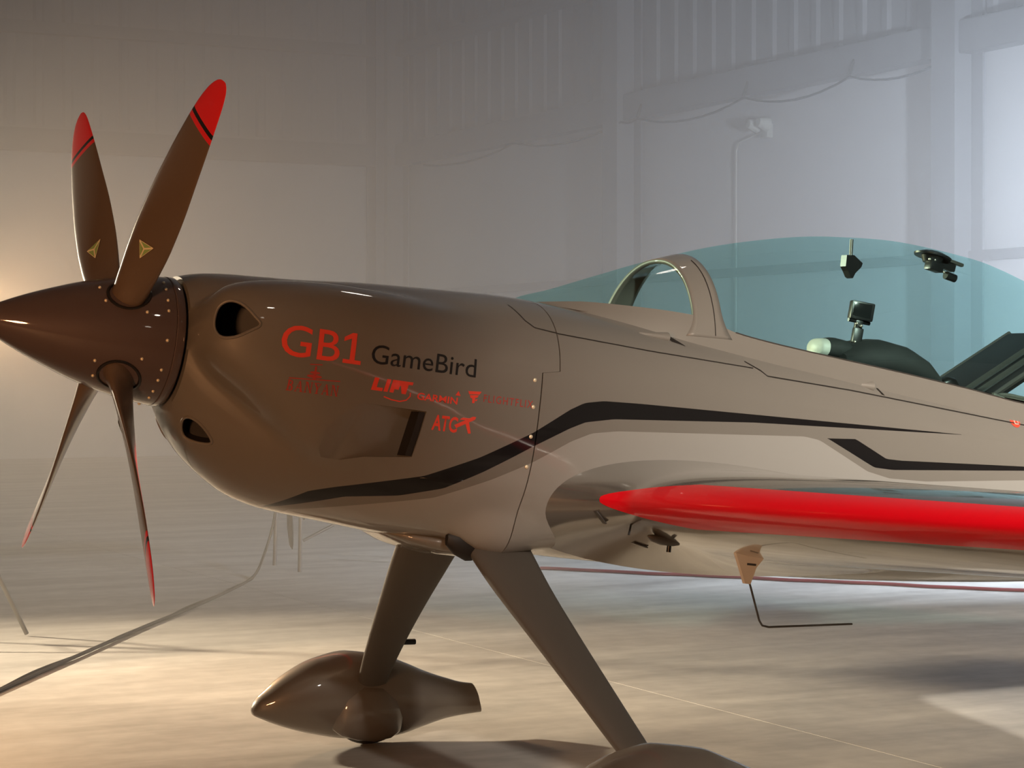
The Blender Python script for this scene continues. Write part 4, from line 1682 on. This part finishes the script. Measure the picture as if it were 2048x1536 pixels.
# small pendant mount hanging from the crown of the canopy
pm = empty('pendant_mount')
tag(pm, 'small black bracket hanging from the crown of the canopy', 'bracket')
in_plane(pm, (2.49, 0.0, 0.655))
tube('stem', [(0, -0.008, 0.004), (0.004, -0.008, -0.060)], 0.006, M['steel'], pm, 8)
tube('stem', [(0.012, 0.004, 0.004), (0.012, 0.004, -0.060)], 0.004, M['plastic'], pm, 8)
bm = bmesh.new()
pr = [(-0.018, -0.052), (0.012, -0.048), (0.050, -0.070), (0.046, -0.084), (0.024, -0.108), (0.016, -0.126), (0.006, -0.122), (-0.006, -0.104), (-0.018, -0.090)]
a_ = [bm.verts.new((x, -0.016, z)) for x, z in pr]
b_ = [bm.verts.new((x, 0.016, z)) for x, z in pr]
bm.faces.new(a_)
bm.faces.new(b_[::-1])
for k in range(len(pr)):
    k2 = (k + 1) % len(pr)
    bm.faces.new((a_[k], b_[k], b_[k2], a_[k2]))
bm_obj('bracket_body', bm, M['plastic'], pm, smooth=False)

# suction-cup camera under the canopy, farther aft
sm = empty('suction_mount')
tag(sm, 'black suction-cup camera mount stuck inside the canopy, farther aft', 'camera mount')
in_plane(sm, (2.875, 0.02, 0.655), 0.14)
bm = bmesh.new()
n = 22
prof = [(0.002, 0.016), (0.040, 0.013), (0.066, 0.002), (0.064, -0.004), (0.040, -0.004), (0.030, -0.024), (0.002, -0.026)]
rings = [[bm.verts.new((-0.02 + pr * math.cos(2 * math.pi * k / n), pr * math.sin(2 * math.pi * k / n), pz)) for k in range(n)] for pr, pz in prof]
for a, b in zip(rings[:-1], rings[1:]):
    for k in range(n):
        bm.faces.new((a[k], a[(k + 1) % n], b[(k + 1) % n], b[k]))
bm_obj('suction_cup', bm, M['plastic'], sm)
box('mount_arm', (0.035, 0, -0.016), (0.085, 0.03, 0.028), M['plastic'], sm, bevel=0.006)
box('camera_body', (-0.012, -0.01, -0.036), (0.056, 0.04, 0.030), M['plastic'], sm, bevel=0.005)
box('lever', (0.078, 0, 0.006), (0.07, 0.018, 0.012), M['steel'], sm, bevel=0.004)
tube('knob', [(0.035, -0.02, -0.052), (0.078, -0.02, -0.052)], 0.014, M['plastic'], sm, 12)
for (x, z) in ((-0.05, -0.02), (-0.028, -0.016), (0.02, -0.046)):
    bm = bmesh.new()
    bmesh.ops.create_uvsphere(bm, u_segments=10, v_segments=6, radius=0.0055)
    bm_obj('mount_bolt', bm, M['chrome'], sm, loc=(x, -0.028, z))

# ------------------------------------------------------------------ things on the floor
cab = smooth_path([(-3.6, -1.9, 0.010), (-2.2, -0.7, 0.010), (-0.45, 1.55, 0.010), (0.382, 2.833, 0.010), (0.95, 3.70, 0.012), (1.55, 4.62, 0.010), (2.10, 5.42, 0.010), (2.60, 6.20, 0.010), (2.95, 6.80, 0.012), (3.10, 7.03, 0.10), (3.20, 7.10, 0.32), (3.25, 7.12, 0.60)], 10)
tag(tube('floor_cable', cab, 0.009, M['cable'], n=7), 'black cable trailing across the floor from under the propeller to the work table', 'cable')
cab2 = [Vector(p) + Vector((0.012 * math.sin(i * 0.5), 0.02 + 0.02 * math.sin(i * 0.23), 0)) for i, p in enumerate(cab[:82])]
tag(tube('floor_cable', cab2, 0.006, M['cable'], n=6), 'thinner black cable twisted alongside the thick one on the floor', 'cable')
rc = [(4.82 + (6.95 - 4.82) * t, 6.50 + (3.60 - 6.50) * t + 0.02 * math.sin(t * 23) + 0.015 * math.sin(t * 51), 0.012) for t in np.linspace(0, 1, 50)]
tag(tube('red_cable', rc, 0.011, M['red_cable'], n=6), 'dark red cable lying on the floor below the wing', 'cable')

# trestle work table behind the nose
tb = empty('work_table', (3.72, 7.35, 0))
tag(tb, 'folding work table with thin crossed legs in the haze behind the nose', 'table')
bm = bmesh.new()
bm_box(bm, (0.22, 0.0, 0.76), (1.3, 0.6, 0.03), None, 0.005)
bm_obj('table_top', bm, M['wood'], tb)
for sx, yy in ((-0.32, -0.24), (-0.30, 0.24), (0.74, -0.24), (0.76, 0.24)):
    tube('leg', [(sx, yy, 0.745), (sx - 0.02, yy * 1.05, 0.0)], 0.014, M['steel'], tb)
tube('brace', [(-0.31, -0.24, 0.20), (0.24, -0.22, 0.44)], 0.010, M['steel'], tb)
tube('brace', [(-0.30, -0.22, 0.34), (0.10, 0.10, 0.62)], 0.010, M['steel'], tb)
bg = blob_loft('cable_bundle', [(-0.40, -0.2, 0.36, 0.02, 0.10), (-0.385, -0.2, 0.30, 0.035, 0.14), (-0.37, -0.2, 0.24, 0.02, 0.10)], M['cable'], tb, 12)

# ------------------------------------------------------------------ haze hanging behind the aeroplane
hz = bpy.data.materials.new('stage_haze')
hz.use_nodes = True
nt = hz.node_tree
nt.nodes.clear()
out = nt.nodes.new('ShaderNodeOutputMaterial')
sc_ = nt.nodes.new('ShaderNodeVolumeScatter')
sc_.inputs['Color'].default_value = (1, 1, 1, 1)
sc_.inputs['Density'].default_value = HAZE_DENSITY
sc_.inputs['Anisotropy'].default_value = HAZE_ANISO
nt.links.new(sc_.outputs[0], out.inputs['Volume'])
bm = bmesh.new()
bm_box(bm, (-0.2, 12.7, 4.45), (22.8, 22.6, 8.8))
hazeo = bm_obj('haze', bm, hz, smooth=False)
hazeo.location = (0, 0, 0.0)
tag(hazeo, 'thin drifting stage haze filling the hangar behind the aeroplane', 'haze', kind='stuff')
